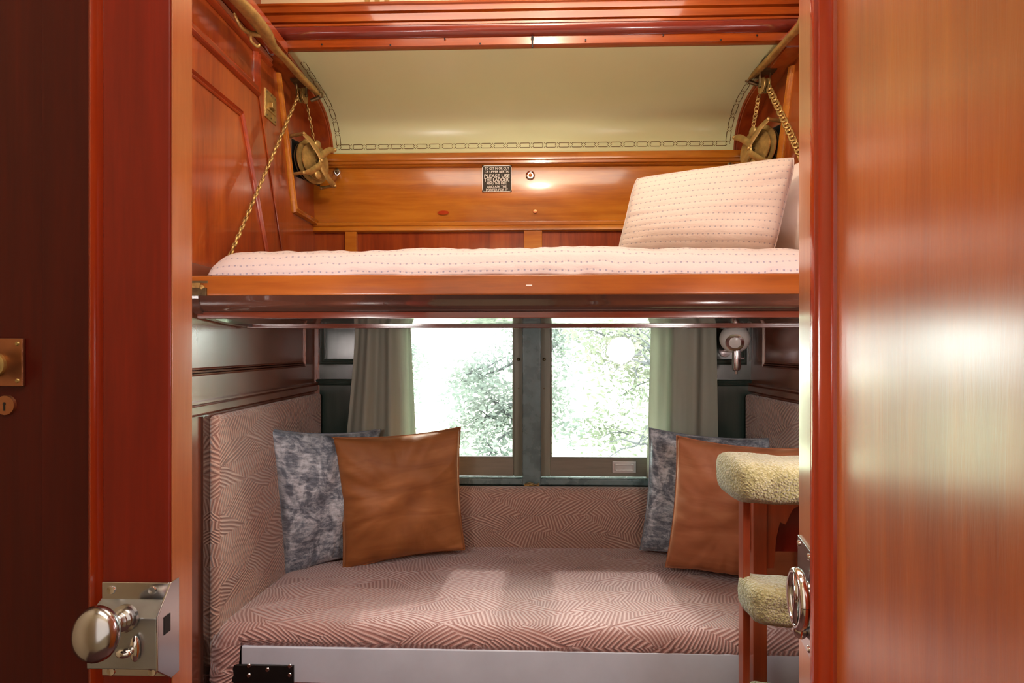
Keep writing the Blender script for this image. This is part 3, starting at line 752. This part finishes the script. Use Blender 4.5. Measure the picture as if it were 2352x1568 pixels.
pulley('brass pulley hanging under the left brass arm', PL_L, 1, XL)
pulley('brass pulley hanging under the right brass arm', PL_R, -1, XR)
def drum(label, wx, nx, y0, y1, z0, z1):
    """spring drum: wall plate, four posts, sheaves, X shaped outer brace"""
    r = thing('spring_drum', (wx, (y0 + y1) / 2, z0), label, 'spring drum', 'brass spring drums for the berth chains')
    X = lambda d: wx + nx * d
    yc, zc = (y0 + y1) / 2, (z0 + z1) / 2; rad = (z1 - z0) / 2 * 1.15
    MB().box(min(X(0), X(.004)), max(X(0), X(.004)), y0 + .01, y1 - .01, z0 + .004, z1 - .004).build('wall_plate', 'black', r, .001)
    for d0, rr in ((.022, rad * .95), (.040, rad), (.054, rad * .82)):
        ax = (nx, 0, 0)
        MB().lathe([(.006, -.004), (rr * .72, -.005), (rr - .004, -.002), (rr, -.003), (rr + .001, 0), (rr, .003), (rr - .005, .002), (rr * .72, .006), (.010, .007)], (X(d0), yc, zc), ax, 40).build('drum_disc', 'brass' if d0 > .03 else 'brassdark', r, smooth=30)
    MB().tube([(X(0), yc, zc), (X(.070), yc, zc)], .010, 16).build('axle', 'brassdark', r, smooth=40)
    for y in (y0, y1):
        for z in (z0, z1):
            MB().tube([(X(.0), y, z), (X(.074), y, z)], .0066, 10).sphere((X(.076), y, z), .0075, 8, 10).sphere((X(.004), y, z), .0085, 8, 10).build('corner_post', 'brass', r, smooth=60)
    br_ = MB()
    for sg in (1, -1):
        a = (X(.074), y0, zc + sg * (z1 - zc)); c_ = (X(.080), yc, zc); b_ = (X(.074), y1, zc + sg * (z1 - zc))
        pa = cr([a, (X(.077), y0 + (yc - y0) * .42, zc + sg * (z1 - zc) * .78), (X(.080), yc - .006, zc + sg * .022), (X(.081), yc, zc)], 6)
        br_.tube(pa, [.0095 + .004 * math.sin(PI * k / (len(pa) - 1)) for k in range(len(pa))], 8, .45, up=(0, 1, .3))
        pb = cr([b_, (X(.077), y1 - (y1 - yc) * .42, zc + sg * (z1 - zc) * .78), (X(.080), yc + .006, zc + sg * .022), (X(.081), yc, zc)], 6)
        br_.tube(pb, [.0095 + .004 * math.sin(PI * k / (len(pb) - 1)) for k in range(len(pb))], 8, .45, up=(0, 1, -.3))
        br_.lathe([(.001, -.003), (.017, -.003), (.018, 0), (.016, .003), (.001, .004)], (X(.077), yc - .012, zc + sg * (z1 - zc) * .80), (nx, 0, 0), 20)
    br_.sphere((X(.083), yc, zc), .009, 8, 12)
    br_.build('cross_brace', 'brass', r, smooth=60)
    r.rotation_euler.z = -nx * math.radians(20); r.location.x += nx * .024; r.location.y -= .02
    return r
drum('brass spring drum with crossed brace on the left bulkhead beside the ledge', XL, 1, 2.045, 2.225, 2.015, 2.170)
drum('brass spring drum with crossed brace on the right bulkhead above the bed pillow', XR, -1, 2.02, 2.20, 2.035, 2.195)
def arm(label, x, nx, z, sc=1):
    r = thing('berth_arm', (x, 1.7, z), label, 'brass arm', 'brass arms at the ceiling rim')
    pts = [(x - nx * .012, 1.15, z - .010), (x - .010 * nx, 1.30, z - .004), (x - nx * .004, 1.43, z), (x, 1.53, z + .006), (x + nx * .003, 1.62, z + .001), (x, 1.68, z - .010), (x, 1.78, z - .004), (x, 1.90, z), (x + nx * .006, 1.99, z + .003), (x + nx * .008, 2.035, z + .004)]
    rad = [.018, .019, .022, .026, .026, .019, .016, .018, .016, .010]
    pa = cr(pts, 6); ra = [v[0] for v in cr([(q, 0, 0) for q in rad], 6)]
    MB().tube(pa, ra, 14, .72, up=(nx, 0, -.4)).build('arm_bar', 'brass', r, smooth=180)
    h = cr([(x - nx * .010, 1.63, z - .004), (x - nx * .030, 1.600, z - .016), (x - nx * .038, 1.560, z - .022), (x - nx * .042, 1.535, z - .006), (x - nx * .044, 1.53, z + .002)], 5)
    MB().tube(h, [.009 - .005 * k / (len(h) - 1) for k in range(len(h))], 8).tube(cr([(x - nx * .030, 1.600, z - .014), (x - nx * .034, 1.607, z - .034), (x - nx * .026, 1.628, z - .041), (x - nx * .020, 1.634, z - .032)], 5), .0052, 8).build('coat_hook', 'brass', r, smooth=180)
    MB().lathe([(.001, 0), (.011, 0), (.013, .006), (.009, .012), (.001, .014)], (x + nx * .012, 2.04, z + .004), (nx * .5, -.8, -.2), 16).tube([(x + nx * .016, 2.03, z - .010), (x - nx * .02, 2.03, z - .022)], .007, 10).build('pivot_knob', 'brassdark', r, smooth=50)
    return r
arm('curved brass arm with a coat hook at the upper left ceiling rim', -.842, 1, 2.335)
arm('curved brass arm at the upper right ceiling rim above the right pulley', .893, -1, 2.375)

# small fittings
sw = thing('switch_plate', (XL, 1.885, 2.225), 'small brass switch plate on the upper left bulkhead behind the chain', 'switch plate')
pq = [at(600, 216, x=XL), at(629, 229, x=XL), at(630, 275, x=XL), at(606, 262, x=XL)]
pc = sum(pq, Vector()) / 4
MB().box(XL + .005, XL + .010, pc.y - .042, pc.y + .042, pc.z - .052, pc.z + .052).build('plate', 'brass', sw, .002)
MB().box(XL + .008, XL + .022, pc.y - .012, pc.y + .014, pc.z - .008, pc.z + .012).box(XL + .008, XL + .014, pc.y - .030, pc.y + .030, pc.z - .022, pc.z - .014).build('toggle', 'brass', sw, .002)
for dy in (-.03, 0, .03):
    for dz in (-.042, .042): MB().lathe([(.0005, 0), (.004, 0), (.003, .002), (.0005, .002)], (XL + .009, pc.y + dy, pc.z + dz), (1, 0, 0), 10).build('screw', 'brassdark', sw)
def hook(label, x, z):
    r = thing('coat_hook', (x, YB - .02, z), label, 'hook', 'small hooks on the upper back wall')
    MB().lathe([(.001, 0), (.012, 0), (.012, .003), (.006, .006), (.001, .006)], (x, YB - .012, z), (0, -1, 0), 16).build('rosette', 'brassdark', r, smooth=40)
    MB().tube(cr([(x, YB - .014, z), (x, YB - .035, z - .004), (x + .002, YB - .048, z - .016), (x + .012, YB - .046, z - .030), (x + .022, YB - .040, z - .020), (x + .022, YB - .038, z - .008)], 5), .0042, 8).build('hook_prong', 'nickel', r, smooth=180)
hook('small metal hook on the back panel beside the left spring drum', -.842, 2.108)
hook('small metal hook on the back panel beside the right spring drum', .895, 2.118)
bell = thing('bell_button', (.022, YB - .014, 2.081), 'round brass bell push to the right of the black notice', 'bell push')
MB().lathe([(.001, 0), (.0195, 0), (.0200, .003), (.0165, .007), (.0135, .006), (.0125, .003), (.001, .003)], (.022, YB - .012, 2.081), (0, -1, 0), 30).build('bezel', 'nickelbright', bell, smooth=40)
MB().lathe([(.001, 0), (.0085, 0), (.008, .006), (.005, .008), (.001, .0085)], (.022, YB - .013, 2.081), (0, -1, 0), 20).build('push', 'orange', bell, smooth=40)
kk = at(1229, 487, y=YB)
kh = thing('plug', (kk.x, YB - .01, kk.z), 'tiny dark wooden plug in the back panel below the bell push', 'plug')
MB().lathe([(.001, 0), (.0085, 0), (.0078, .002), (.001, .0025)], (kk.x, YB - .012, kk.z), (0, -1, 0), 18).build('cap', 'copper', kh, smooth=40)
kn = at(1018, 488, y=YB)
nail = thing('nail', (.025, 1.815, 2.40), 'small iron nail hanging below the middle of the cornice beam', 'nail')
MB().tube([(.025, 1.812, 2.424), (.025, 1.812, 2.384)], .0028, 8).build('shank', 'black', nail)
MB().lathe([(.001, 0), (.0055, 0), (.0055, .003), (.001, .004)], (.025, 1.8195, 2.421), (0, -1, 0), 12).build('head', 'black', nail)

# notice
nt = thing('notice_plate', (-.126, YB - .014, 2.008), 'small black enamelled notice with white lettering on the back panel', 'sign')
sx0, sx1, sz0, sz1 = -.191, -.061, 2.008, 2.125
yN = YB - .0165
MB().box(sx0, sx1, yN, yN + .006, sz0, sz1).build('plate', 'signdark', nt, .0008)
bd = MB(); e = .003
for a0, a1, c0, c1 in ((sx0, sx1, sz1 - e, sz1), (sx0, sx1, sz0, sz0 + e), (sx0, sx0 + e, sz0, sz1), (sx1 - e, sx1, sz0, sz1)): bd.box(a0, a1, yN - .001, yN, c0, c1)
for cx_, cz_, s1, s2 in ((sx0, sz0, 1, 1), (sx1, sz0, -1, 1), (sx0, sz1, 1, -1), (sx1, sz1, -1, -1)):
    bd.prism([(cx_, cz_), (cx_ + s1 * .009, cz_), (cx_, cz_ + s2 * .009)], yN - .001, yN, 'y')
bd.build('border', 'signwhite', nt, smooth=0)
rowsT = [('TO GET IN OR OUT', 2.1095, .0105, .108), ('OF UPPER BERTH,', 2.0955, .0105, .108), ('PLEASE USE', 2.0765, .0150, .112), ('THE LADDER.', 2.0590, .0150, .112), ('RING THE BELL', 2.0445, .0100, .090), ('AND ASK THE', 2.0300, .0095, .086), ('PORTER FOR IT', 2.0155, .0100, .096)]
tv, tf = [], []
for k, (txt, z, h, wd) in enumerate(rowsT):
    cu = bpy.data.curves.new('txt', 'FONT'); cu.body = txt; cu.size = 1; cu.align_x = 'CENTER'; cu.offset = .010
    ob = bpy.data.objects.new('txt', cu); COL.objects.link(ob)
    dg = bpy.context.evaluated_depsgraph_get(); me = bpy.data.meshes.new_from_object(ob.evaluated_get(dg))
    xs = [v.co.x for v in me.vertices]; ys = [v.co.y for v in me.vertices]
    fx = wd / (max(xs) - min(xs)); fy = h / .70
    b = len(tv)
    tv += [Vector(((sx0 + sx1) / 2 + v.co.x * fx, yN - .0012, z - h * .35 + v.co.y * fy)) for v in me.vertices]
    tf += [tuple(b + i for i in p.vertices) for p in me.polygons]
    bpy.data.objects.remove(ob); bpy.data.meshes.remove(me); bpy.data.curves.remove(cu)
lm = MB(); lm.v = tv; lm.f = tf; lm.build('lettering', 'signwhite', nt, smooth=0)

# reading lamp
lc = Vector((.878, 2.165, 1.357))
lp = thing('reading_lamp', (lc.x, YB, lc.z), 'white globe reading lamp with silver lens on the dark window wall', 'lamp')
MB().sphere(lc, .060, 18, 32).build('lamp_shade', 'white', lp, smooth=180)
vd = Vector((-.30, -.80, -.28)).normalized()
MB().lathe([(.001, .050), (.033, .050), (.0345, .054), (.030, .053), (.001, .048)], lc, vd, 28).build('lens', 'lens', lp, smooth=50)
MB().lathe([(.031, .049), (.036, .051), (.036, .054), (.031, .055)], lc, vd, 28).build('lens_rim', 'nickel', lp, smooth=50)
MB().lathe([(.001, 0), (.0165, 0), (.0175, -.01), (.0175, -.085), (.015, -.095), (.006, -.10), (.005, -.112), (.001, -.113)], (lc.x - .002, lc.y - .02, lc.z - .035), (0, 0, 1), 22).build('handle', 'nickel', lp, smooth=40)
MB().tube([(lc.x, lc.y, lc.z - .05), (lc.x, YB, lc.z - .05)], .007, 10).lathe([(.001, 0), (.03, 0), (.028, .006), (.001, .008)], (lc.x, YB, lc.z - .05), (0, -1, 0), 20).tube([(lc.x + .012, lc.y - .02, lc.z - .08), (lc.x + .030, lc.y - .02, lc.z - .08)], .006, 10).build('bracket', 'nickel', lp, smooth=40)
cp = at(1757, 756, y=2.24)
cd = MB()
cdr = MB().tube(cr([(.965, 2.23, 1.50), (.965, 2.23, 1.34), (.966, 2.23, 1.275), (.972, 2.23, 1.262), (.979, 2.23, 1.275), (.979, 2.23, 1.34), (.979, 2.23, 1.50)], 4), .0016, 6).build('pull_cord', 'cord', None, smooth=180)
tag(cdr, 'thin pale looped cord hanging right of the reading lamp', 'cord')

# ------------------------------------------------------------------ ladder
ld = thing('step_ladder', (.70, 1.25, 0), 'wooden step ladder with green terry covered treads at the right', 'ladder')
LX0, LX1 = .492, .93
MB().box(.500, .516, 1.185, 1.212, 0, 1.005).build('side_rail', 'ladder', ld, .002)
MB().box(LX1 - .026, LX1, 1.185, 1.25, 0, 1.005).build('side_rail', 'ladder', ld, .002)
MB().box(LX0 + .126, LX0 + .163, 1.40, 1.43, 0, 1.0).build('rear_leg', 'ladder', ld, .002)
MB().box(LX1 - .03, LX1 + .008, 1.40, 1.43, 0, 1.0).build('rear_leg', 'ladder', ld, .002)
# arched apron
ap = [(LX0 + .163, 1.0), (LX1 - .03, 1.0), (LX1 - .03, .72)]
na = [(LX1 - .05, .72)] + [(LX0 + .215 + (LX1 - .05 - LX0 - .195) * (1 - t), .895 - .028 * abs(2 * t - 1) ** 6 * 2) for t in [k / 10 for k in range(11)]]
mid_l = [(LX0 + .200, .845), (LX0 + .190, .80), (LX0 + .184, .72), (LX0 + .163, .72)]
MB().prism(ap + na + mid_l, 1.405, 1.420, 'y').build('arched_apron', 'ladder', ld, .001)
MB().box(LX0 + .12, LX1, 1.421, 1.428, .76, 1.0).build('back_panel', 'ladderred', ld)
def tread(x0, x1, y0, y1, z0, z1, seed, tilt=0):
    m = MB(); rows = []; nx = 46
    cy_, cz_ = (y0 + y1) / 2, (z0 + z1) / 2; hy, hz = (y1 - y0) / 2, (z1 - z0) / 2
    K = 36
    for i in range(nx + 1):
        x = x0 + (x1 - x0) * i / nx; e = min(1, i / 3, (nx - i) / 3); e = .55 + .45 * math.sqrt(max(0, 1 - (1 - e) ** 2))
        row = []
        for k in range(K):
            t = 2 * PI * k / K; c_, s_ = math.cos(t), math.sin(t)
            q = 1 / (abs(c_) ** 4 + abs(s_) ** 4) ** .25
            n_ = 1 + .10 * noise.noise(Vector((x * 14 + seed, c_ * 1.5, s_ * 1.5)))
            n_ += .018 * noise.noise(Vector((x * 120, c_ * 9, s_ * 9 + seed)))
            row.append(Vector((x + (.012 * (z1 - cz_ - s_ * hz) / hz * 0), cy_ + c_ * hy * q * e * n_, cz_ + s_ * hz * q * e * n_ - tilt * (x - x0))))
        rows.append(row)
    m.grid(rows, False, True); m.f.append(tuple(range(K))); m.f.append(tuple(nx * K + k for k in reversed(range(K))))
    return m
tread(.462, .96, 1.12, 1.285, .975, 1.070, 1, .05).build('tread', 'carpet', ld, smooth=180)
tread(.494, .925, 1.115, 1.225, .712, .800, 2, .10).build('tread', 'carpet', ld, smooth=180)
tread(.520, .925, 1.125, 1.235, .460, .535, 3, .06).build('tread', 'carpet', ld, smooth=180)
tread(.520, .925, 1.125, 1.235, .205, .275, 4, .06).build('tread', 'carpet', ld, smooth=180)

# ------------------------------------------------------------------ left door with rim lock, and the neighbour door
d1 = thing('door_1', (-.50, .62, 0), 'near red mahogany door stile at the left with a nickel rim lock', 'door', kind=S)
MB().box(-.508, -.425, .600, .640, 0, 2.1).build('stile', 'doorred', d1, .0025)
MB().box(-.4255, -.4235, .602, .638, 0, 2.1).build('door_edge', 'edge', d1, .0005)
bdp = [(-.5305, .622), (-.529, .606), (-.5255, .600), (-.521, .598), (-.5175, .602), (-.516, .609), (-.513, .611), (-.511, .604), (-.508, .602), (-.508, .63), (-.53, .63)]
MB().prism([(a, b_) for a, b_ in bdp], 0, 2.1, 'z').build('bead_moulding', 'bead', d1, smooth=50)
MB().box(-.605, -.53, .622, .640, 0, 2.1).build('inner_stile', 'doorshade', d1, .002)
# rim lock
lk = MB()
LY = .600
lockbox = MB().prism([(LY, 1.022), (.5765, 1.008), (.5765, .949), (LY, .938)], -.507, -.4245, 'x').build('rim_lock', 'steel', d1, .0012)
MB().box(-.506, -.4245, .5965, .600, 1.019, 1.040).build('upper_flange', 'nickel', lockbox, .001)
MB().box(-.506, -.4245, .5965, .600, .928, .941).build('lower_flange', 'nickel', lockbox, .001)
MB().prism([(.5755, 1.010), (.598, 1.040), (.612, 1.040), (.612, .926), (.598, .926), (.5755, .948)], -.4246, -.4222, 'x').build('edge_plate', 'nickel', lockbox, .0006)
MB().box(-.4224, -.4218, .585, .596, .984, 1.005).build('bolt_slot', 'black', lockbox)
for x in (-.494, -.444):
    for z in (1.031, .934):
        MB().lathe([(.0005, 0), (.0052, 0), (.0045, .0016), (.0012, .0012), (.0005, .0012)], (x, .5965, z), (0, -1, 0), 16).build('screw', 'nickelbright', lockbox, smooth=30)
# knob on ridged neck leaning left as seen
kb = at(290, 1418, y=.5765)
kc = at(222, 1455, y=.538)
kd = (kc - kb).normalized()
MB().lathe([(.0005, 0), (.0155, 0), (.0155, .004), (.012, .005), (.0125, .008), (.010, .010), (.0115, .013), (.009, .015), (.0105, .018), (.0085, .020), (.008, .036)], kb, kd, 26).build('knob_neck', 'nickel', lockbox, smooth=30)
m = MB().lathe([(.0005, -.020), (.010, -.019), (.020, -.013), (.0255, -.006), (.0268, -.003), (.0268, -.0015), (.0275, .0), (.0265, .006), (.023, .012), (.016, .017), (.008, .0195), (.0005, .020)], (0, 0, 0), (0, 0, 1), 36)
rot = kd.to_track_quat('Z', 'Y').to_matrix().to_4x4()
m.xform(Matrix.Translation(kc) @ rot @ Matrix.Diagonal((.95, 1.08, .72, 1)))
m.build('door_knob', 'nickel', lockbox, smooth=60)
MB().sphere((-.4475, .5735, .975), .008, 10, 16, (.75, .5, 1.9)).sphere((-.4555, .567, .9735), .006, 10, 14, (1.6, .8, .9)).build('thumb_turn', 'nickelbright', lockbox, smooth=180)

d2 = thing('door_2', (-.80, .66, 0), 'mahogany door with shade in its colour at the far left, with a brass knob', 'door', kind=S)
MB().box(-1.29, -.606, .648, .69, 0, 2.1).build('door_panel', 'doorshade', d2, .003)
bp_ = MB().box(-.745, -.6505, .643, .648, 1.270, 1.332).build('knob_plate', 'copper', d2, .001)
MB().lathe([(.0005, 0), (.017, 0), (.017, .004), (.011, .007), (.010, .016), (.017, .020), (.022, .028), (.0215, .036), (.016, .043), (.0005, .046)], (-.688, .643, 1.298), (0, -1, 0), 30).build('knob', 'brass', bp_, smooth=40)
for x in (-.657,):
    for z in (1.277, 1.325): MB().lathe([(.0005, 0), (.003, 0), (.002, .0012), (.0005, .0012)], (x, .643, z), (0, -1, 0), 10).build('screw', 'brass', bp_)
es = MB().lathe([(.0005, 0), (.0135, 0), (.0125, .003), (.0005, .0035)], (-.676, .648, 1.245), (0, -1, 0), 24).build('key_escutcheon', 'copper', d2, smooth=40)
MB().lathe([(.0005, 0), (.0022, 0), (.0005, .0003)], (-.676, .6444, 1.247), (0, -1, 0), 10).box(-.677, -.675, .6440, .6446, 1.238, 1.247).build('keyhole', 'black', es)

# ------------------------------------------------------------------ right door, open towards the corridor
F = Vector((.322, .61, 0)); ex = Vector((-.25, -.968)); rz = math.atan2(ex.y, ex.x)
d3 = thing('door_3', F, 'glossy orange mahogany door standing open at the right with a nickel ring handle', 'door', rz=rz, kind=S)
B = lambda mb, nm, mt_, par=d3, **k: mb.build(nm, mt_, par, local=True, **k)
B(MB().box(0, .062, 0, .038, 0, 2.1), 'stile', 'edge', bevel=.002)
bp3 = [(.062, .010), (.062, .001), (.067, -.002), (.072, -.006), (.078, -.008), (.084, -.006), (.086, -.001), (.088, .001), (.091, -.003), (.096, -.005), (.100, -.002), (.103, .004), (.107, .005), (.108, .012), (.108, .03), (.062, .03)]
B(MB().prism(bp3, 0, 2.1, 'z'), 'bolection_moulding', 'bead', smooth=45)
B(MB().box(.106, .66, .008, .032, 0, 2.1), 'panel', 'dooror', bevel=0)
plz = B(MB().box(.004, .056, -.0022, .001, .985, 1.101), 'lock_plate', 'nickel', bevel=.0008)
for x, z in ((.010, 1.093), (.050, 1.093), (.010, .993), (.050, .993)):
    B(MB().lathe([(.0005, 0), (.004, 0), (.003, .0016), (.0005, .0018)], (x, -.0022, z), (0, -1, 0), 12), 'screw', 'nickelbright', plz)
B(MB().lathe([(.0005, 0), (.015, 0), (.0155, .003), (.010, .006), (.007, .010), (.0065, .008), (.008, .012), (.0005, .013)], (.040, -.002, 1.046), (0, -1, 0), 22), 'spindle', 'nickelbright', plz, smooth=40)
ring = []
for k in range(33):
    t = 2 * PI * k / 32; ring.append((.043 + .020 * math.cos(t), -.011 + .002 * math.cos(t), 1.043 + .030 * math.sin(t)))
B(MB().tube(ring, .0052, 10, .8, up=(0, 1, 0), cap=False), 'ring_handle', 'nickelbright', plz, smooth=180)
B(MB().tube([(.043, -.011, 1.070), (.043, -.012, 1.016)], .0045, 10), 'handle_bar', 'nickelbright', plz, smooth=180)
B(MB().sphere((.040, -.008, 1.008), .0065, 8, 12, (1, 1.2, 1.6)), 'thumb_turn', 'nickelbright', plz, smooth=180)

# ------------------------------------------------------------------ outside
tag(MB().box(-30, 30, 2.9, 60, -1.35, -1.3).build('ground', 'lawn'), 'sunlit lawn beyond the windows', 'ground', kind=S)
def tree(label, base, height, crown, nleaf, mat, seed, size=.055, trunk=True, branches=10, bend=(0, 0), group='trees outside the windows'):
    r = random.Random(seed); root = thing('tree', base, label, 'tree', group)
    bs = Vector(base); w_ = MB(); tips = []
    top = bs + Vector((bend[0], bend[1], height))
    tr = cr([bs, bs.lerp(top, .5) + Vector((r.uniform(-.1, .1), 0, 0)), top], 6)
    w_.tube(tr, [.05 * (1 - .8 * k / (len(tr) - 1)) for k in range(len(tr))], 7)
    for b_ in range(branches):
        t = r.uniform(.3, 1); p = bs.lerp(top, t)
        for _ in range(1):
            d = Vector((r.uniform(-1, 1) * crown[0], r.uniform(-1, .6) * crown[1], r.uniform(-.4, .7) * crown[2]))
            q = p + d; midp = p.lerp(q, .5) + Vector((0, 0, r.uniform(-.1, .2)))
            pa = cr([p, midp, q], 4); w_.tube(pa, [.028 * (1 - .85 * k / (len(pa) - 1)) for k in range(len(pa))], 5)
            tips.append(q); tips.append(midp)
            for _ in range(4):
                q2 = p.lerp(q, r.uniform(.4, 1)); q3 = q2 + Vector((r.uniform(-.6, .6), r.uniform(-.4, .4), r.uniform(-.5, .4))) * .8
                w_.tube([q2, q2.lerp(q3, .5) + Vector((0, 0, .04)), q3], [.010, .007, .003], 4); tips.append(q3); tips.append(q2.lerp(q3, .5))
    w_.build('trunk', 'bark', root, smooth=60)
    lf_ = MB()
    for i in range(nleaf):
        c_ = r.choice(tips) + Vector((r.gauss(0, .17), r.gauss(0, .17), r.gauss(0, .15)))
        a = Vector((r.gauss(0, 1), r.gauss(0, 1), r.gauss(0, .6))).normalized(); b_ = a.cross(Vector((r.gauss(0, 1), r.gauss(0, 1), r.gauss(0, 1)))).normalized()
        s1 = size * r.uniform(.6, 1.3)
        lf_.add([c_ - a * s1, c_ + b_ * s1 * .4, c_ + a * s1, c_ - b_ * s1 * .4], [(0, 1, 2, 3)])
    lf_.build('foliage', mat, root, smooth=0)
    return root
tree('hazy pale tree with dense leaves seen through the left window', (-.15, 7.5, -1.3), 3.6, (.8, .8, 1.0), 9000, 'leafA', 11, .05)
tree('distant hazy shrub at the left edge of the left window view', (-2.6, 9.0, -1.3), 2.4, (.6, .6, .7), 5000, 'leafA', 12, .06)
tree('leafy tree reaching in from the right outside the right window', (2.3, 6.2, -1.3), 3.2, (1.7, .8, 1.1), 9000, 'leafB', 13, .045, branches=20)
tree('tall hazy tree behind the left window view whose top fills it', (-2.9, 10.5, -1.3), 5.0, (1.9, 1, 1.6), 7000, 'leafA', 14, .06, branches=14)
# bare branches entering from right
tree('thin twiggy sapling with sparse leaves close outside the right window', (1.55, 4.6, -1.3), 2.7, (1.0, .4, .8), 2600, 'leafB', 16, .03, branches=16)

# ------------------------------------------------------------------ light
def area(name, loc, size, power, color, look, shape='RECTANGLE', size2=None):
    L = bpy.data.lights.new(name, 'AREA'); L.energy = power; L.color = color; L.shape = shape; L.size = size; L.size_y = size2 or size
    o = bpy.data.objects.new(name, L); COL.objects.link(o); o.location = loc
    o.rotation_euler = (Vector(look) - Vector(loc)).to_track_quat('-Z', 'Y').to_euler(); return o
def point(name, loc, power, color, r):
    L = bpy.data.lights.new(name, 'POINT'); L.energy = power; L.color = color; L.shadow_soft_size = r
    o = bpy.data.objects.new(name, L); COL.objects.link(o); o.location = loc; return o
point('ceiling_lamp_light', (.10, .95, 2.60), 27, (1, .86, .66), .035)
area('deck_fill_light', (0, 1.15, 2.69), 1.3, 14, (1, .92, .78), (0, 1.15, 0), size2=.6)
area('corridor_light', (-.05, -.15, 2.6), 1.4, 16, (1, .90, .78), (0, .1, 0), size2=.5)
area('corridor_low_fill_light', (-.1, -.5, 1.2), 1.2, 3, (1, .95, .90), (0, 2, .9), size2=1.2)  # added fill shining into the compartment, no lamp stands here
point('left_fill_light', (-.62, .80, 1.30), 14, (1, .92, .87), .10)  # unseen fill added to brighten the lower berth, no bracket lamp
point('right_fill_light', (.70, .84, 1.30), 14, (1, .92, .87), .10)  # matching added fill on the right side, without a fixture
for nm, x, wd in (('window_portal_left', -.29, .5), ('window_portal_right', .355, .52)):
    o = area(nm, (x, 2.42, 1.12), wd, 1, (1, 1, 1), (x, 0, 1.12), size2=.68); o.data.cycles.is_portal = True
sun = bpy.data.lights.new('outdoor_sun', 'SUN'); sun.energy = 2.0; sun.angle = .05; sun.color = (1, .97, .9)
so = bpy.data.objects.new('outdoor_sun', sun); COL.objects.link(so); so.rotation_euler = (math.radians(40), math.radians(-20), math.radians(200))
wd_ = bpy.data.worlds.new('World'); bpy.context.scene.world = wd_; wd_.use_nodes = True
bg = wd_.node_tree.nodes['Background']; bg.inputs[0].default_value = (.86, 1.0, .92, 1); bg.inputs[1].default_value = 14.0

cam = bpy.data.cameras.new('Camera'); co = bpy.data.objects.new('Camera', cam); COL.objects.link(co)
cam.sensor_width = 36; cam.lens = 36 * FPX / 2352; cam.shift_y = (CY - 784) / 2352; cam.clip_start = .02
co.location = (0, 0, ZC); co.rotation_euler = (PI / 2, 0, TH)
sc = bpy.context.scene; sc.camera = co
sc.view_settings.view_transform = 'Standard'; sc.view_settings.look = 'None'; sc.view_settings.exposure = 0; sc.view_settings.gamma = 1
sc.cycles.use_adaptive_sampling = True; sc.cycles.adaptive_threshold = .1; sc.cycles.adaptive_min_samples = 24
sc.cycles.max_bounces = 6; sc.cycles.diffuse_bounces = 3; sc.cycles.glossy_bounces = 3; sc.cycles.transparent_max_bounces = 8; sc.cycles.caustics_reflective = False; sc.cycles.caustics_refractive = False
sc.cycles.use_denoising = True; sc.cycles.sample_clamp_indirect = 4
